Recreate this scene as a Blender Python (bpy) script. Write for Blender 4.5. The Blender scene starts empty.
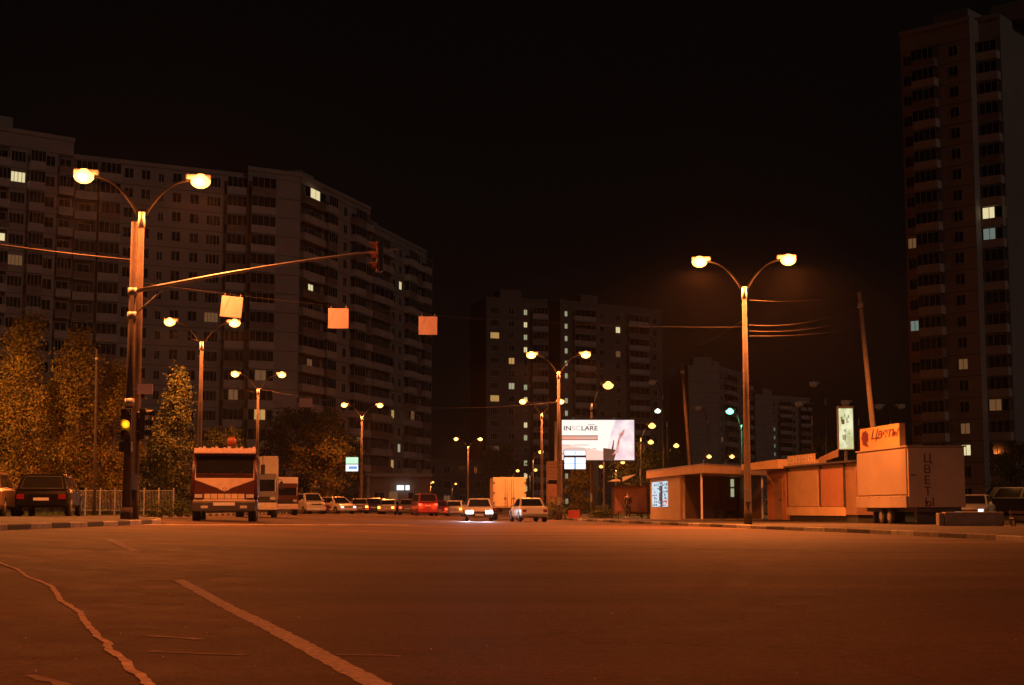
import bpy, bmesh, math, random
from math import radians, sin, cos, pi, tan, atan2
from mathutils import Vector, Matrix
random.seed(7)
S = bpy.context.scene
COL = S.collection
# ------------------------------------------------------------------ camera
F = 1500.0; CX = 512.0; CY = 342.5; HC = 0.70
TH = math.atan((510 - CY) / F)
cam_d = bpy.data.cameras.new('camera'); cam = bpy.data.objects.new('camera', cam_d); COL.objects.link(cam)
cam.location = (0, 0, HC); cam.rotation_euler = (pi / 2 + TH, 0, 0)
cam_d.sensor_width = 36; cam_d.lens = 36 * F / 1024; cam_d.clip_start = 0.1; cam_d.clip_end = 6000
S.camera = cam
def P(px, py, Y):
    u = (px - CX) / F; v = (CY - py) / F
    dy = cos(TH) - v * sin(TH); dz = sin(TH) + v * cos(TH)
    return Vector((u * Y / dy, Y, HC + dz * Y / dy))
def gz(x):
    if x > -2: return 0.0
    if x < -14: return 0.36
    return -0.03 * (x + 2)
def G(px, py):            # where the ray through a pixel meets the road
    Y = 30.0
    for _ in range(60):
        p = P(px, py, Y); h = HC - gz(p.x); dz = (HC - p.z) / Y
        Y = 0.5 * Y + 0.5 * h / max(dz, 1e-4)
    p = P(px, py, Y); p.z = gz(p.x); return p
def XW(px, Y):            # world x of a column of the view at distance Y (near the horizon)
    return P(px, 510, Y).x
KH = 0.13
# ------------------------------------------------------------------ materials
def new_mat(name):
    m = bpy.data.materials.new(name); m.use_nodes = True
    nt = m.node_tree; b = nt.nodes['Principled BSDF']; return m, nt, b
def mat(name, col, rough=0.6, metal=0.0, var=0.18, scale=3.0, bump=0.0, spec=None, bscale=None):
    m, nt, b = new_mat(name)
    b.inputs['Roughness'].default_value = rough; b.inputs['Metallic'].default_value = metal
    if spec is not None: b.inputs['Specular IOR Level'].default_value = spec
    tc = nt.nodes.new('ShaderNodeTexCoord'); n = nt.nodes.new('ShaderNodeTexNoise')
    n.inputs['Scale'].default_value = scale; n.inputs['Detail'].default_value = 6; n.inputs['Roughness'].default_value = 0.65
    nt.links.new(tc.outputs['Object'], n.inputs['Vector'])
    r = nt.nodes.new('ShaderNodeValToRGB')
    lo = [c * (1 - var) for c in col]; hi = [min(1, c * (1 + var)) for c in col]
    r.color_ramp.elements[0].position = 0.3; r.color_ramp.elements[1].position = 0.7
    r.color_ramp.elements[0].color = (*lo, 1); r.color_ramp.elements[1].color = (*hi, 1)
    nt.links.new(n.outputs['Fac'], r.inputs['Fac']); nt.links.new(r.outputs['Color'], b.inputs['Base Color'])
    if bump:
        n2 = nt.nodes.new('ShaderNodeTexNoise'); n2.inputs['Scale'].default_value = bscale or scale * 8; n2.inputs['Detail'].default_value = 5
        nt.links.new(tc.outputs['Object'], n2.inputs['Vector'])
        bp = nt.nodes.new('ShaderNodeBump'); bp.inputs['Strength'].default_value = bump; bp.inputs['Distance'].default_value = 0.02
        nt.links.new(n2.outputs['Fac'], bp.inputs['Height']); nt.links.new(bp.outputs['Normal'], b.inputs['Normal'])
    return m
def emit(name, col, strength, base=(0.2, 0.2, 0.2)):
    m, nt, b = new_mat(name)
    b.inputs['Base Color'].default_value = (*base, 1); b.inputs['Roughness'].default_value = 0.4
    b.inputs['Emission Color'].default_value = (*col, 1); b.inputs['Emission Strength'].default_value = strength
    return m
def asphalt(name, base, patch=0.35, fine=90):
    m, nt, b = new_mat(name)
    tc = nt.nodes.new('ShaderNodeTexCoord')
    def noise(s, d=8, r=0.6, vec=None):
        n = nt.nodes.new('ShaderNodeTexNoise'); n.inputs['Scale'].default_value = s; n.inputs['Detail'].default_value = d; n.inputs['Roughness'].default_value = r
        nt.links.new(vec or tc.outputs['Object'], n.inputs['Vector']); return n
    mp = nt.nodes.new('ShaderNodeMapping'); mp.inputs['Scale'].default_value = (0.25, 1.0, 1)   # tyre polish runs across the junction
    nt.links.new(tc.outputs['Object'], mp.inputs['Vector'])
    a = noise(0.35, 6, 0.6, mp.outputs['Vector']); c = noise(2.4, 8, 0.7); d = noise(fine, 3, 0.7)
    def mix(t, f, A, B):
        x = nt.nodes.new('ShaderNodeMix'); x.data_type = 'RGBA'; x.blend_type = t; x.inputs[0].default_value = f
        nt.links.new(A, x.inputs[6]); nt.links.new(B, x.inputs[7]); return x.outputs[2]
    def ramp(src, p0, c0, p1, c1):
        r = nt.nodes.new('ShaderNodeValToRGB'); e = r.color_ramp.elements
        e[0].position = p0; e[0].color = (*c0, 1); e[1].position = p1; e[1].color = (*c1, 1); nt.links.new(src, r.inputs['Fac']); return r.outputs['Color']
    b0 = tuple(base); lo = tuple(x * (1 - patch) for x in base); hi = tuple(x * (1 + patch) for x in base)
    r1 = ramp(a.outputs['Fac'], 0.35, lo, 0.65, hi)
    r2 = ramp(c.outputs['Fac'], 0.3, (0.62,) * 3, 0.7, (1.15,) * 3)
    r3 = ramp(d.outputs['Fac'], 0.35, (0.45,) * 3, 0.7, (1.45,) * 3)
    g2 = noise(13, 5, 0.7); r5 = ramp(g2.outputs['Fac'], 0.34, (0.62,) * 3, 0.66, (1.3,) * 3)
    o = mix('MULTIPLY', 1.0, r1, r2); o = mix('MULTIPLY', 0.9, o, r3); o = mix('MULTIPLY', 0.8, o, r5)
    # oil drips and damp stains with their own outlines
    sn = noise(0.9, 5, 0.55); r6 = ramp(sn.outputs['Fac'], 0.62, (1,) * 3, 0.69, (0.58,) * 3); o = mix('MULTIPLY', 0.85, o, r6)
    # hairline cracks
    v = nt.nodes.new('ShaderNodeTexVoronoi'); v.feature = 'DISTANCE_TO_EDGE'; v.inputs['Scale'].default_value = 0.33
    wn = noise(1.2, 4, 0.6)
    vm = nt.nodes.new('ShaderNodeVectorMath'); vm.operation = 'MULTIPLY_ADD'; vm.inputs[1].default_value = (1.6, 1.6, 1.6)
    nt.links.new(wn.outputs['Color'], vm.inputs[0]); nt.links.new(tc.outputs['Object'], vm.inputs[2]); nt.links.new(vm.outputs[0], v.inputs['Vector'])
    r4 = ramp(v.outputs['Distance'], 0.0, (0.35,) * 3, 0.006, (1,) * 3)
    o = mix('MULTIPLY', 0.8, o, r4)
    nt.links.new(o, b.inputs['Base Color'])
    rr = nt.nodes.new('ShaderNodeMapRange'); rr.inputs[1].default_value = 0.3; rr.inputs[2].default_value = 0.7; rr.inputs[3].default_value = 0.68; rr.inputs[4].default_value = 0.92
    nt.links.new(c.outputs['Fac'], rr.inputs[0]); nt.links.new(rr.outputs[0], b.inputs['Roughness'])
    bp = nt.nodes.new('ShaderNodeBump'); bp.inputs['Strength'].default_value = 0.55; bp.inputs['Distance'].default_value = 0.006
    nt.links.new(d.outputs['Fac'], bp.inputs['Height']); nt.links.new(bp.outputs['Normal'], b.inputs['Normal'])
    b.inputs['Specular IOR Level'].default_value = 0.28
    return m
M = {}
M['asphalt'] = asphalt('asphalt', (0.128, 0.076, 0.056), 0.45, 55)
M['patch'] = asphalt('dark_asphalt', (0.100, 0.060, 0.045), 0.3, 55)
M['pave'] = asphalt('pavement_asphalt', (0.085, 0.08, 0.075), 0.3, 60)
M['dirt'] = mat('dirt_ground', (0.045, 0.045, 0.028), 0.95, var=0.5, scale=0.6, bump=0.6)
M['grass'] = mat('grass_soil', (0.04, 0.055, 0.02), 0.95, var=0.5, scale=2.0, bump=0.8)
M['blade'] = mat('grass_blade', (0.06, 0.08, 0.025), 0.8, var=0.4)
M['paint_line'] = mat('worn_road_paint', (0.40, 0.33, 0.27), 0.85, var=0.5, scale=22, bump=0.4)
M['faint_line'] = mat('faded_road_paint', (0.19, 0.14, 0.11), 0.8, var=0.4, scale=5, bump=0.3)
M['sealant'] = mat('pale_crack_filler', (0.58, 0.46, 0.36), 0.9, var=0.4, scale=10, bump=0.8)
M['kerb_white'] = mat('kerb_white_paint', (0.36, 0.34, 0.31), 0.8, var=0.4, scale=4, bump=0.5)
M['kerb_dark'] = mat('kerb_black_paint', (0.045, 0.042, 0.04), 0.8, var=0.4, scale=4, bump=0.5)
M['kerb_grey'] = mat('kerb_concrete', (0.17, 0.155, 0.14), 0.85, var=0.35, scale=4, bump=0.5)
M['pole'] = mat('painted_concrete_pole', (0.075, 0.062, 0.058), 0.9, var=0.25, scale=5, bump=0.4, spec=0.08)
M['steel'] = mat('galvanised_steel', (0.34, 0.33, 0.32), 0.5, 0.5, var=0.2, scale=6)
M['darksteel'] = mat('dark_steel', (0.05, 0.05, 0.05), 0.5, 0.3, var=0.2)
M['armpaint'] = mat('weathered_arm_paint', (0.015, 0.013, 0.012), 0.9, var=0.2, spec=0.03)
M['wire'] = mat('cable', (0.08, 0.065, 0.06), 0.8, var=0.1, spec=0.1)
M['black'] = mat('black_plastic', (0.015, 0.015, 0.015), 0.45, var=0.2)
M['rubber'] = mat('tyre_rubber', (0.02, 0.02, 0.02), 0.85, var=0.2)
M['rim'] = mat('wheel_rim', (0.35, 0.34, 0.33), 0.4, 0.6, var=0.15)
M['glass'] = mat('dark_glass', (0.012, 0.013, 0.015), 0.06, var=0.1, spec=0.8)
M['chrome'] = mat('chrome', (0.6, 0.6, 0.6), 0.15, 1.0, var=0.05)
M['plate'] = mat('licence_plate_white', (0.6, 0.6, 0.6), 0.5, var=0.1)
M['white_panel'] = mat('white_sheet_metal', (0.62, 0.60, 0.55), 0.5, var=0.12, scale=1.2)
M['cream_panel'] = mat('cream_box_body', (0.60, 0.53, 0.38), 0.55, var=0.12, scale=1.2)
M['sign_back'] = mat('pale_sign_plate', (0.62, 0.47, 0.50), 0.55, var=0.07, scale=1.5)
M['leaf_orange'] = mat('leaf_orange', (0.23, 0.145, 0.035), 0.85, var=0.2, spec=0.1)
M['leaf_yellow'] = mat('leaf_yellow', (0.27, 0.20, 0.05), 0.85, var=0.2, spec=0.1)
M['leaf_olive'] = mat('leaf_olive', (0.12, 0.115, 0.03), 0.85, var=0.3, spec=0.1)
M['leaf_green'] = mat('leaf_green', (0.05, 0.075, 0.02), 0.7, var=0.3)
M['leaf_dark'] = mat('leaf_dark', (0.03, 0.045, 0.015), 0.7, var=0.3)
M['bark'] = mat('bark', (0.09, 0.07, 0.05), 0.9, var=0.4, scale=9, bump=0.8)
M['cab_red'] = mat('truck_red_paint', (0.060, 0.015, 0.011), 0.35, var=0.15)
M['cab_white'] = mat('truck_white_paint', (0.58, 0.47, 0.36), 0.4, var=0.15)
M['orange_beacon'] = mat('orange_beacon', (0.26, 0.06, 0.025), 0.4, var=0.1)
M['shop_wall'] = mat('kiosk_cream_wall', (0.42, 0.34, 0.26), 0.7, var=0.12, scale=1.5)
M['shop_fascia'] = mat('kiosk_fascia', (0.50, 0.36, 0.22), 0.6, var=0.12, scale=1.5)
M['kiosk_red'] = mat('kiosk_reddish_panel', (0.34, 0.16, 0.10), 0.6, var=0.12, scale=1.5)
M['kiosk_orange'] = mat('kiosk_ochre_panel', (0.38, 0.26, 0.16), 0.6, var=0.12, scale=1.5)
M['kiosk_brown'] = mat('kiosk_brown_panel', (0.24, 0.15, 0.10), 0.6, var=0.15, scale=1.5)
M['trailer'] = mat('trailer_sheet_metal', (0.27, 0.22, 0.17), 0.5, var=0.10, scale=0.8)
M['trailer_side'] = mat('trailer_end_sheet', (0.36, 0.27, 0.19), 0.5, var=0.12, scale=0.8)
M['red_paint'] = mat('red_lettering', (0.08, 0.008, 0.007), 0.5, var=0.2)
M['sign_yellow'] = mat('roof_sign_board', (0.36, 0.23, 0.10), 0.6, var=0.1)
M['concrete'] = mat('weathered_concrete', (0.20, 0.17, 0.14), 0.85, var=0.3, scale=2, bump=0.5)
M['wood'] = mat('weathered_wood', (0.18, 0.12, 0.08), 0.8, var=0.3, scale=6)
M['bld_a'] = mat('panel_wall_pinkish', (0.36, 0.28, 0.24), 0.85, var=0.10, scale=0.15, bump=0.2)
M['bld_b'] = mat('panel_wall_grey', (0.30, 0.25, 0.22), 0.85, var=0.10, scale=0.15, bump=0.2)
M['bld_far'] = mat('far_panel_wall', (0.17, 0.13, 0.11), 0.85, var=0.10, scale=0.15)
M['bld_dark'] = mat('loggia_shade_and_joint', (0.10, 0.08, 0.07), 0.85, var=0.15, scale=0.5)
M['parapet'] = mat('balcony_panel', (0.44, 0.34, 0.29), 0.8, var=0.18, scale=0.4)
M['parapet_dark'] = mat('balcony_panel_brown', (0.22, 0.14, 0.11), 0.8, var=0.2, scale=0.4)
M['frame'] = mat('window_frame', (0.34, 0.30, 0.27), 0.6, var=0.2)
M['roofing'] = mat('bitumen_roof', (0.06, 0.06, 0.06), 0.9, var=0.2)
M['lit_warm'] = emit('lit_window_warm', (1.0, 0.55, 0.16), 0.5, (0.02, 0.02, 0.02))
M['lit_yellow'] = emit('lit_window_yellow', (1.0, 0.85, 0.45), 0.8, (0.02, 0.02, 0.02))
M['lit_white'] = emit('lit_window_white', (0.85, 0.85, 0.5), 0.42, (0.02, 0.02, 0.02))
M['lit_blue'] = emit('lit_window_blue', (0.5, 0.65, 0.55), 0.25, (0.02, 0.02, 0.02))
M['lit_dim'] = emit('lit_window_dim', (0.9, 0.42, 0.16), 0.14, (0.02, 0.02, 0.02))
M['sodium_glow'] = emit('sodium_lamp_bowl', (1.0, 0.50, 0.09), 5.5)
M['sodium_glow_far'] = emit('sodium_lamp_bowl_far', (1.0, 0.46, 0.09), 4.0)
M['green_glow'] = emit('mercury_lamp_bowl', (0.15, 1.0, 0.45), 5.0)
M['white_glow'] = emit('white_lamp_bowl', (0.75, 1.0, 0.7), 2.0)
M['lamp_off'] = mat('unlit_lamp_bowl', (0.5, 0.5, 0.48), 0.3, var=0.1)
M['amber'] = emit('amber_lens_lit', (1.0, 0.21, 0.003), 2.0)
M['lens_off'] = mat('dark_signal_lens', (0.05, 0.02, 0.015), 0.2, var=0.2)
M['painted_glint'] = mat('visor_painted_glint', (0.5, 0.2, 0.08), 0.4, var=0.3)  # lamplight reflected by the visors, painted as their colour
M['tail_on'] = emit('tail_light_on', (1.0, 0.03, 0.01), 9.0, (0.3, 0.01, 0.01))
M['tail_amber'] = emit('indicator_on', (1.0, 0.30, 0.03), 8.0, (0.3, 0.1, 0.01))
M['tail_off'] = mat('tail_light_off', (0.18, 0.01, 0.01), 0.2, var=0.1)
M['head_on'] = emit('headlight_on', (0.85, 0.95, 1.0), 25.0)
M['head_dim'] = emit('headlight_dim', (0.9, 0.95, 1.0), 1.6)
M['head_off'] = mat('headlight_off', (0.45, 0.45, 0.45), 0.12, var=0.1, spec=0.8)
M['board_white'] = emit('board_glow_white', (1.0, 0.93, 0.86), 1.05, (0.7, 0.7, 0.7))  # floodlight on the poster is put into its colours as emission
M['board_pink'] = emit('board_glow_pink', (1.0, 0.72, 0.62), 0.85, (0.6, 0.4, 0.4))
M['board_lilac'] = emit('board_glow_lilac', (0.80, 0.68, 0.78), 0.75, (0.6, 0.5, 0.5))
M['board_rose'] = emit('board_glow_rose', (0.80, 0.36, 0.32), 0.6, (0.5, 0.3, 0.3))
M['board_brown'] = emit('board_glow_brown', (0.14, 0.07, 0.05), 0.5, (0.1, 0.05, 0.05))
M['board_text'] = emit('board_glow_text', (0.10, 0.07, 0.06), 0.5, (0.05, 0.05, 0.05))
M['board_text_pale'] = emit('board_glow_text_pale', (0.62, 0.55, 0.50), 0.9, (0.3, 0.3, 0.3))
M['board_bar'] = emit('board_glow_bar', (0.95, 0.45, 0.32), 0.8, (0.5, 0.3, 0.2))
M['screen_white'] = emit('lightbox_white', (0.78, 0.90, 1.0), 1.5)
M['screen_blue'] = emit('lightbox_blue', (0.12, 0.40, 0.85), 0.9)
M['screen_green'] = emit('lightbox_green', (0.55, 1.0, 0.65), 1.1)
M['shelf_blue'] = emit('shop_window_cold', (0.45, 0.80, 1.0), 0.9)
M['shelf_white'] = emit('shop_window_white', (0.42, 0.78, 0.92), 0.85)
M['shelf_red'] = emit('shop_window_red', (1.0, 0.13, 0.05), 0.9)
M['shelf_yellow'] = emit('lightbox_yellowish', (0.85, 0.92, 0.55), 1.0)
M['shelf_dark'] = mat('shop_goods_dark', (0.08, 0.05, 0.06), 0.5, var=0.5, scale=12)
M['cloth_dark'] = mat('dark_coat', (0.03, 0.028, 0.035), 0.9, var=0.3)
M['cloth_jeans'] = mat('dark_trousers', (0.035, 0.04, 0.06), 0.9, var=0.3)
M['skin'] = mat('skin', (0.45, 0.27, 0.19), 0.6, var=0.05)
M['hair'] = mat('hair', (0.03, 0.02, 0.015), 0.7, var=0.2)
M['crate_red'] = mat('red_crate', (0.32, 0.03, 0.02), 0.6, var=0.2)
def mottled_emit(m, c1, c2, st, scale=0.9):
    nt = m.node_tree; b = nt.nodes['Principled BSDF']; tc = nt.nodes.new('ShaderNodeTexCoord'); n = nt.nodes.new('ShaderNodeTexNoise'); n.inputs['Scale'].default_value = scale; n.inputs['Detail'].default_value = 4
    rp = nt.nodes.new('ShaderNodeValToRGB'); rp.color_ramp.elements[0].position = 0.38; rp.color_ramp.elements[1].position = 0.62; rp.color_ramp.elements[0].color = (*c1, 1); rp.color_ramp.elements[1].color = (*c2, 1)
    nt.links.new(tc.outputs['Object'], n.inputs['Vector']); nt.links.new(n.outputs['Fac'], rp.inputs['Fac']); nt.links.new(rp.outputs['Color'], b.inputs['Emission Color']); b.inputs['Emission Strength'].default_value = st
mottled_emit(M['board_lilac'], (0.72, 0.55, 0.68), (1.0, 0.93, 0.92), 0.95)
mottled_emit(M['board_rose'], (0.62, 0.20, 0.18), (0.95, 0.55, 0.5), 0.7, 2.5)
mottled_emit(M['shelf_yellow'], (0.55, 0.60, 0.28), (0.95, 0.98, 0.62), 0.9, 1.6)
def paint(name, c): 
    if name not in M: M[name] = mat(name, c, 0.28, 0.0, var=0.06, spec=0.6)
    return M[name]
# ------------------------------------------------------------------ mesh builder
class MB:
    def __init__(s): s.v = []; s.f = []; s.m = []; s.mats = []; s.sm = []
    def mi(s, m):
        m = M[m] if isinstance(m, str) else m
        if m not in s.mats: s.mats.append(m)
        return s.mats.index(m)
    def add(s, vs, fs, m, smooth=False):
        o = len(s.v); s.v += [tuple(v) for v in vs]; k = s.mi(m)
        for f in fs: s.f.append([o + i for i in f]); s.m.append(k); s.sm.append(smooth)
        return s
    def box(s, x0, x1, y0, y1, z0, z1, m, tr=None):
        vs = [Vector((x, y, z)) for z in (z0, z1) for y in (y0, y1) for x in (x0, x1)]
        if tr: vs = [tr @ v for v in vs]
        return s.add(vs, [(0, 2, 3, 1), (4, 5, 7, 6), (0, 1, 5, 4), (2, 6, 7, 3), (0, 4, 6, 2), (1, 3, 7, 5)], m)
    def rbox(s, x0, x1, y0, y1, z0, z1, m, r=0.03, tr=None):   # box with chamfered vertical+horizontal edges
        bm = bmesh.new(); bmesh.ops.create_cube(bm, size=1)
        for v in bm.verts: v.co = Vector(((x0 + x1) / 2 + v.co.x * (x1 - x0), (y0 + y1) / 2 + v.co.y * (y1 - y0), (z0 + z1) / 2 + v.co.z * (z1 - z0)))
        bmesh.ops.bevel(bm, geom=bm.edges[:], offset=r, segments=2, profile=0.6, affect='EDGES')
        bm.verts.index_update()
        vs = [tr @ v.co if tr else v.co.copy() for v in bm.verts]; fs = [[v.index for v in f.verts] for f in bm.faces]; bm.free()
        return s.add(vs, fs, m, False)
    def quad(s, a, b, c, d, m): return s.add([a, b, c, d], [(0, 1, 2, 3)], m)
    def tube(s, pts, rad, m, n=8, cap=True, smooth=True):
        pts = [Vector(p) for p in pts]
        if not isinstance(rad, (list, tuple)): rad = [rad] * len(pts)
        vs = []; fs = []
        ref = None
        for i, p in enumerate(pts):
            t = (pts[min(i + 1, len(pts) - 1)] - pts[max(i - 1, 0)]).normalized()
            if ref is None: ref = Vector((1, 0, 0)) if abs(t.x) < 0.9 else Vector((0, 1, 0))
            a = (ref - t * ref.dot(t)).normalized(); b = t.cross(a); ref = a
            for k in range(n):
                an = 2 * pi * k / n; vs.append(p + (a * cos(an) + b * sin(an)) * rad[i])
        for i in range(len(pts) - 1):
            for k in range(n):
                k2 = (k + 1) % n; fs.append((i * n + k, i * n + k2, (i + 1) * n + k2, (i + 1) * n + k))
        s.add(vs, fs, m, smooth)
        if cap:
            o = len(s.v) - len(vs); k = s.mi(m)
            s.f.append([o + n - 1 - q for q in range(n)]); s.m.append(k); s.sm.append(False)
            s.f.append([o + (len(pts) - 1) * n + q for q in range(n)]); s.m.append(k); s.sm.append(False)
        return s
    def ell(s, c, rx, ry, rz, m, nu=12, nv=8):
        vs = []; fs = []
        for j in range(nv + 1):
            ph = pi * j / nv
            for i in range(nu):
                a = 2 * pi * i / nu; vs.append((c[0] + rx * sin(ph) * cos(a), c[1] + ry * sin(ph) * sin(a), c[2] + rz * cos(ph)))
        for j in range(nv):
            for i in range(nu):
                i2 = (i + 1) % nu; fs.append((j * nu + i, (j + 1) * nu + i, (j + 1) * nu + i2, j * nu + i2))
        return s.add(vs, fs, m, True)
    def prism(s, poly, y0, y1, m, axis='y'):    # polygon in xz extruded along y
        n = len(poly); vs = [(x, y0, z) for x, z in poly] + [(x, y1, z) for x, z in poly]
        fs = [tuple(range(n)), tuple(range(2 * n - 1, n - 1, -1))] + [(i, i + n, (i + 1) % n + n, (i + 1) % n) for i in range(n)]
        return s.add(vs, fs, m)
    def mesh(s, name):
        me = bpy.data.meshes.new(name); me.from_pydata(s.v, [], s.f)
        for m in s.mats: me.materials.append(m)
        me.polygons.foreach_set('material_index', s.m); me.polygons.foreach_set('use_smooth', s.sm); me.update(); return me
    def build(s, name, parent=None):
        o = bpy.data.objects.new(name, s.mesh(name)); COL.objects.link(o)
        if parent is not None: o.parent = parent
        return o
def tag(o, label=None, cat=None, group=None, kind=None):
    if label: o['label'] = label
    if cat: o['category'] = cat
    if group: o['group'] = group
    if kind: o['kind'] = kind
    return o
def thing(name, loc, rz=0, label=None, cat=None, group=None):
    o = bpy.data.objects.new(name, None); COL.objects.link(o); o.location = loc; o.rotation_euler = (0, 0, rz)
    o.empty_display_size = 0.3
    return tag(o, label, cat, group)
def dup(root, loc, rz, label, group=None, scale=None):
    r = root.copy(); COL.objects.link(r); r.location = loc; r.rotation_euler = (0, 0, rz)
    if scale: r.scale = (scale,) * 3
    r['label'] = label
    if group: r['group'] = group
    for ch in list(root.children):
        c = ch.copy(); COL.objects.link(c); c.parent = r
        for g in list(ch.children):
            d = g.copy(); COL.objects.link(d); d.parent = c
    return r
def text_mesh(txt, size, m, ext=0.01, shear=0.0, name='lettering', spacing=1.0, align='LEFT', bold=0.0):
    cu = bpy.data.curves.new(name, 'FONT'); cu.body = txt; cu.size = size; cu.extrude = ext; cu.shear = shear; cu.space_character = spacing; cu.align_x = align; cu.offset = size * bold
    o = bpy.data.objects.new(name, cu); COL.objects.link(o)
    dg = bpy.context.evaluated_depsgraph_get(); me = bpy.data.meshes.new_from_object(o.evaluated_get(dg))
    bpy.data.objects.remove(o); bpy.data.curves.remove(cu)
    me.materials.clear(); me.materials.append(M[m] if isinstance(m, str) else m); me.name = name
    return me
def put_mesh(name, me, parent, mtx):
    o = bpy.data.objects.new(name, me); COL.objects.link(o); o.parent = parent; o.matrix_local = mtx; return o
# ------------------------------------------------------------------ world and sky light
SUN_EL, SUN_ROT = radians(28), radians(142)
w = bpy.data.worlds.new('World'); S.world = w; w.use_nodes = True
nt = w.node_tree; bg = nt.nodes['Background']; out = nt.nodes['World Output']
sky = nt.nodes.new('ShaderNodeTexSky'); sky.sky_type = 'NISHITA'; sky.sun_disc = False
sky.sun_elevation = SUN_EL; sky.sun_rotation = SUN_ROT
nt.links.new(sky.outputs[0], bg.inputs['Color']); bg.inputs['Strength'].default_value = 0.00008
bg2 = nt.nodes.new('ShaderNodeBackground'); bg2.inputs['Color'].default_value = (0.0034, 0.0022, 0.0014, 1); bg2.inputs['Strength'].default_value = 0.38  # town glow on a night sky
ad = nt.nodes.new('ShaderNodeAddShader'); nt.links.new(bg.outputs[0], ad.inputs[0]); nt.links.new(bg2.outputs[0], ad.inputs[1]); nt.links.new(ad.outputs[0], out.inputs['Surface'])
sl = bpy.data.lights.new('facade_fill', 'SUN'); sl.energy = 0.12; sl.angle = radians(10); sl.color = (1.0, 0.72, 0.60)  # warm fill added to light the facades evenly
so = bpy.data.objects.new('facade_fill', sl); COL.objects.link(so)
so.rotation_euler = (radians(62), 0, radians(38))
S.view_settings.view_transform = 'Standard'; S.view_settings.look = 'None'; S.view_settings.gamma = 1; S.view_settings.exposure = 0.0
S.view_settings.use_curve_mapping = False
# ------------------------------------------------------------------ ground sheets
def sheet(name, poly, dz, m, h=0.0, label=None):
    """flat polygon draped on the cross-fall, h = thickness of its vertical edge"""
    bm = bmesh.new(); vs = [bm.verts.new((x, y, 0)) for x, y in poly]; f = bm.faces.new(vs); f.normal_update()
    if f.normal.z < 0: bmesh.ops.reverse_faces(bm, faces=[f])
    for xx in (-14, -2):
        bmesh.ops.bisect_plane(bm, geom=bm.verts[:] + bm.edges[:] + bm.faces[:], plane_co=(xx, 0, 0), plane_no=(1, 0, 0))
    for v in bm.verts: v.co.z = gz(v.co.x) + dz
    if h:
        bnd = [e for e in bm.edges if len(e.link_faces) == 1]
        r = bmesh.ops.extrude_edge_only(bm, edges=bnd)
        for v in [g for g in r['geom'] if isinstance(g, bmesh.types.BMVert)]: v.co.z -= h
    me = bpy.data.meshes.new(name); bm.to_mesh(me); bm.free(); me.materials.append(M[m])
    o = bpy.data.objects.new(name, me); COL.objects.link(o); o['kind'] = 'structure'
    if label: o['label'] = label
    return o
sheet('ground', [(-1800, -300), (1800, -300), (1800, 3000), (-1800, 3000)], -0.02, 'dirt')
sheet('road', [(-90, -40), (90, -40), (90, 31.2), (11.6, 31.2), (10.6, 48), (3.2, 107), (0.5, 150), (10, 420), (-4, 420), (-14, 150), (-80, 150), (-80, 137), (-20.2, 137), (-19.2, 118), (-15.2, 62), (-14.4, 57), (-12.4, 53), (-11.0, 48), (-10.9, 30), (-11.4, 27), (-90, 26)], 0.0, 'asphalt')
LK = [(-90, 26), (-14, 26.2), (-11.8, 27.5), (-11.0, 30), (-10.9, 36), (-10.9, 42), (-11.1, 48), (-12.3, 52.6), (-13.7, 55.4), (-14.7, 59), (-15.2, 64), (-16.6, 82), (-18, 100), (-19.4, 120), (-20.4, 137), (-80, 138)]
RK = [(90, 30.5), (13.5, 30.7), (11.9, 31.5), (11.3, 33.2), (11.1, 38), (10.6, 46), (9.1, 56), (7.9, 66), (6.9, 75), (5.2, 90), (3.5, 106), (1.0, 150), (11, 420)]
def inset(poly, d):     # shift a polyline sideways (to its left when d>0)
    res = []
    for i, p in enumerate(poly):
        a = Vector(poly[max(i - 1, 0)]); b = Vector(poly[min(i + 1, len(poly) - 1)]); t = (b - a).normalized(); res.append((p[0] - t.y * d, p[1] + t.x * d))
    return res
pv = inset(LK, 0.16); sheet('pavement_left', pv, KH - 0.008, 'pave', KH)
pv = inset(RK, -0.16); sheet('pavement_right', pv + [(90, 420)], KH - 0.008, 'pave', KH)
sheet('grass_verge', [(-75, 60), (-19, 60), (-19.5, 64), (-21, 100), (-23, 134), (-75, 134)], KH, 'grass')
sheet('lawn', [(20, 88), (85, 84), (85, 400), (20, 400), (9, 125)], KH, 'grass')
sheet('courtyard_ground', [(-80, 152), (-8, 152), (-4, 300), (-80, 300)], 0.05, 'dirt')
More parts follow.
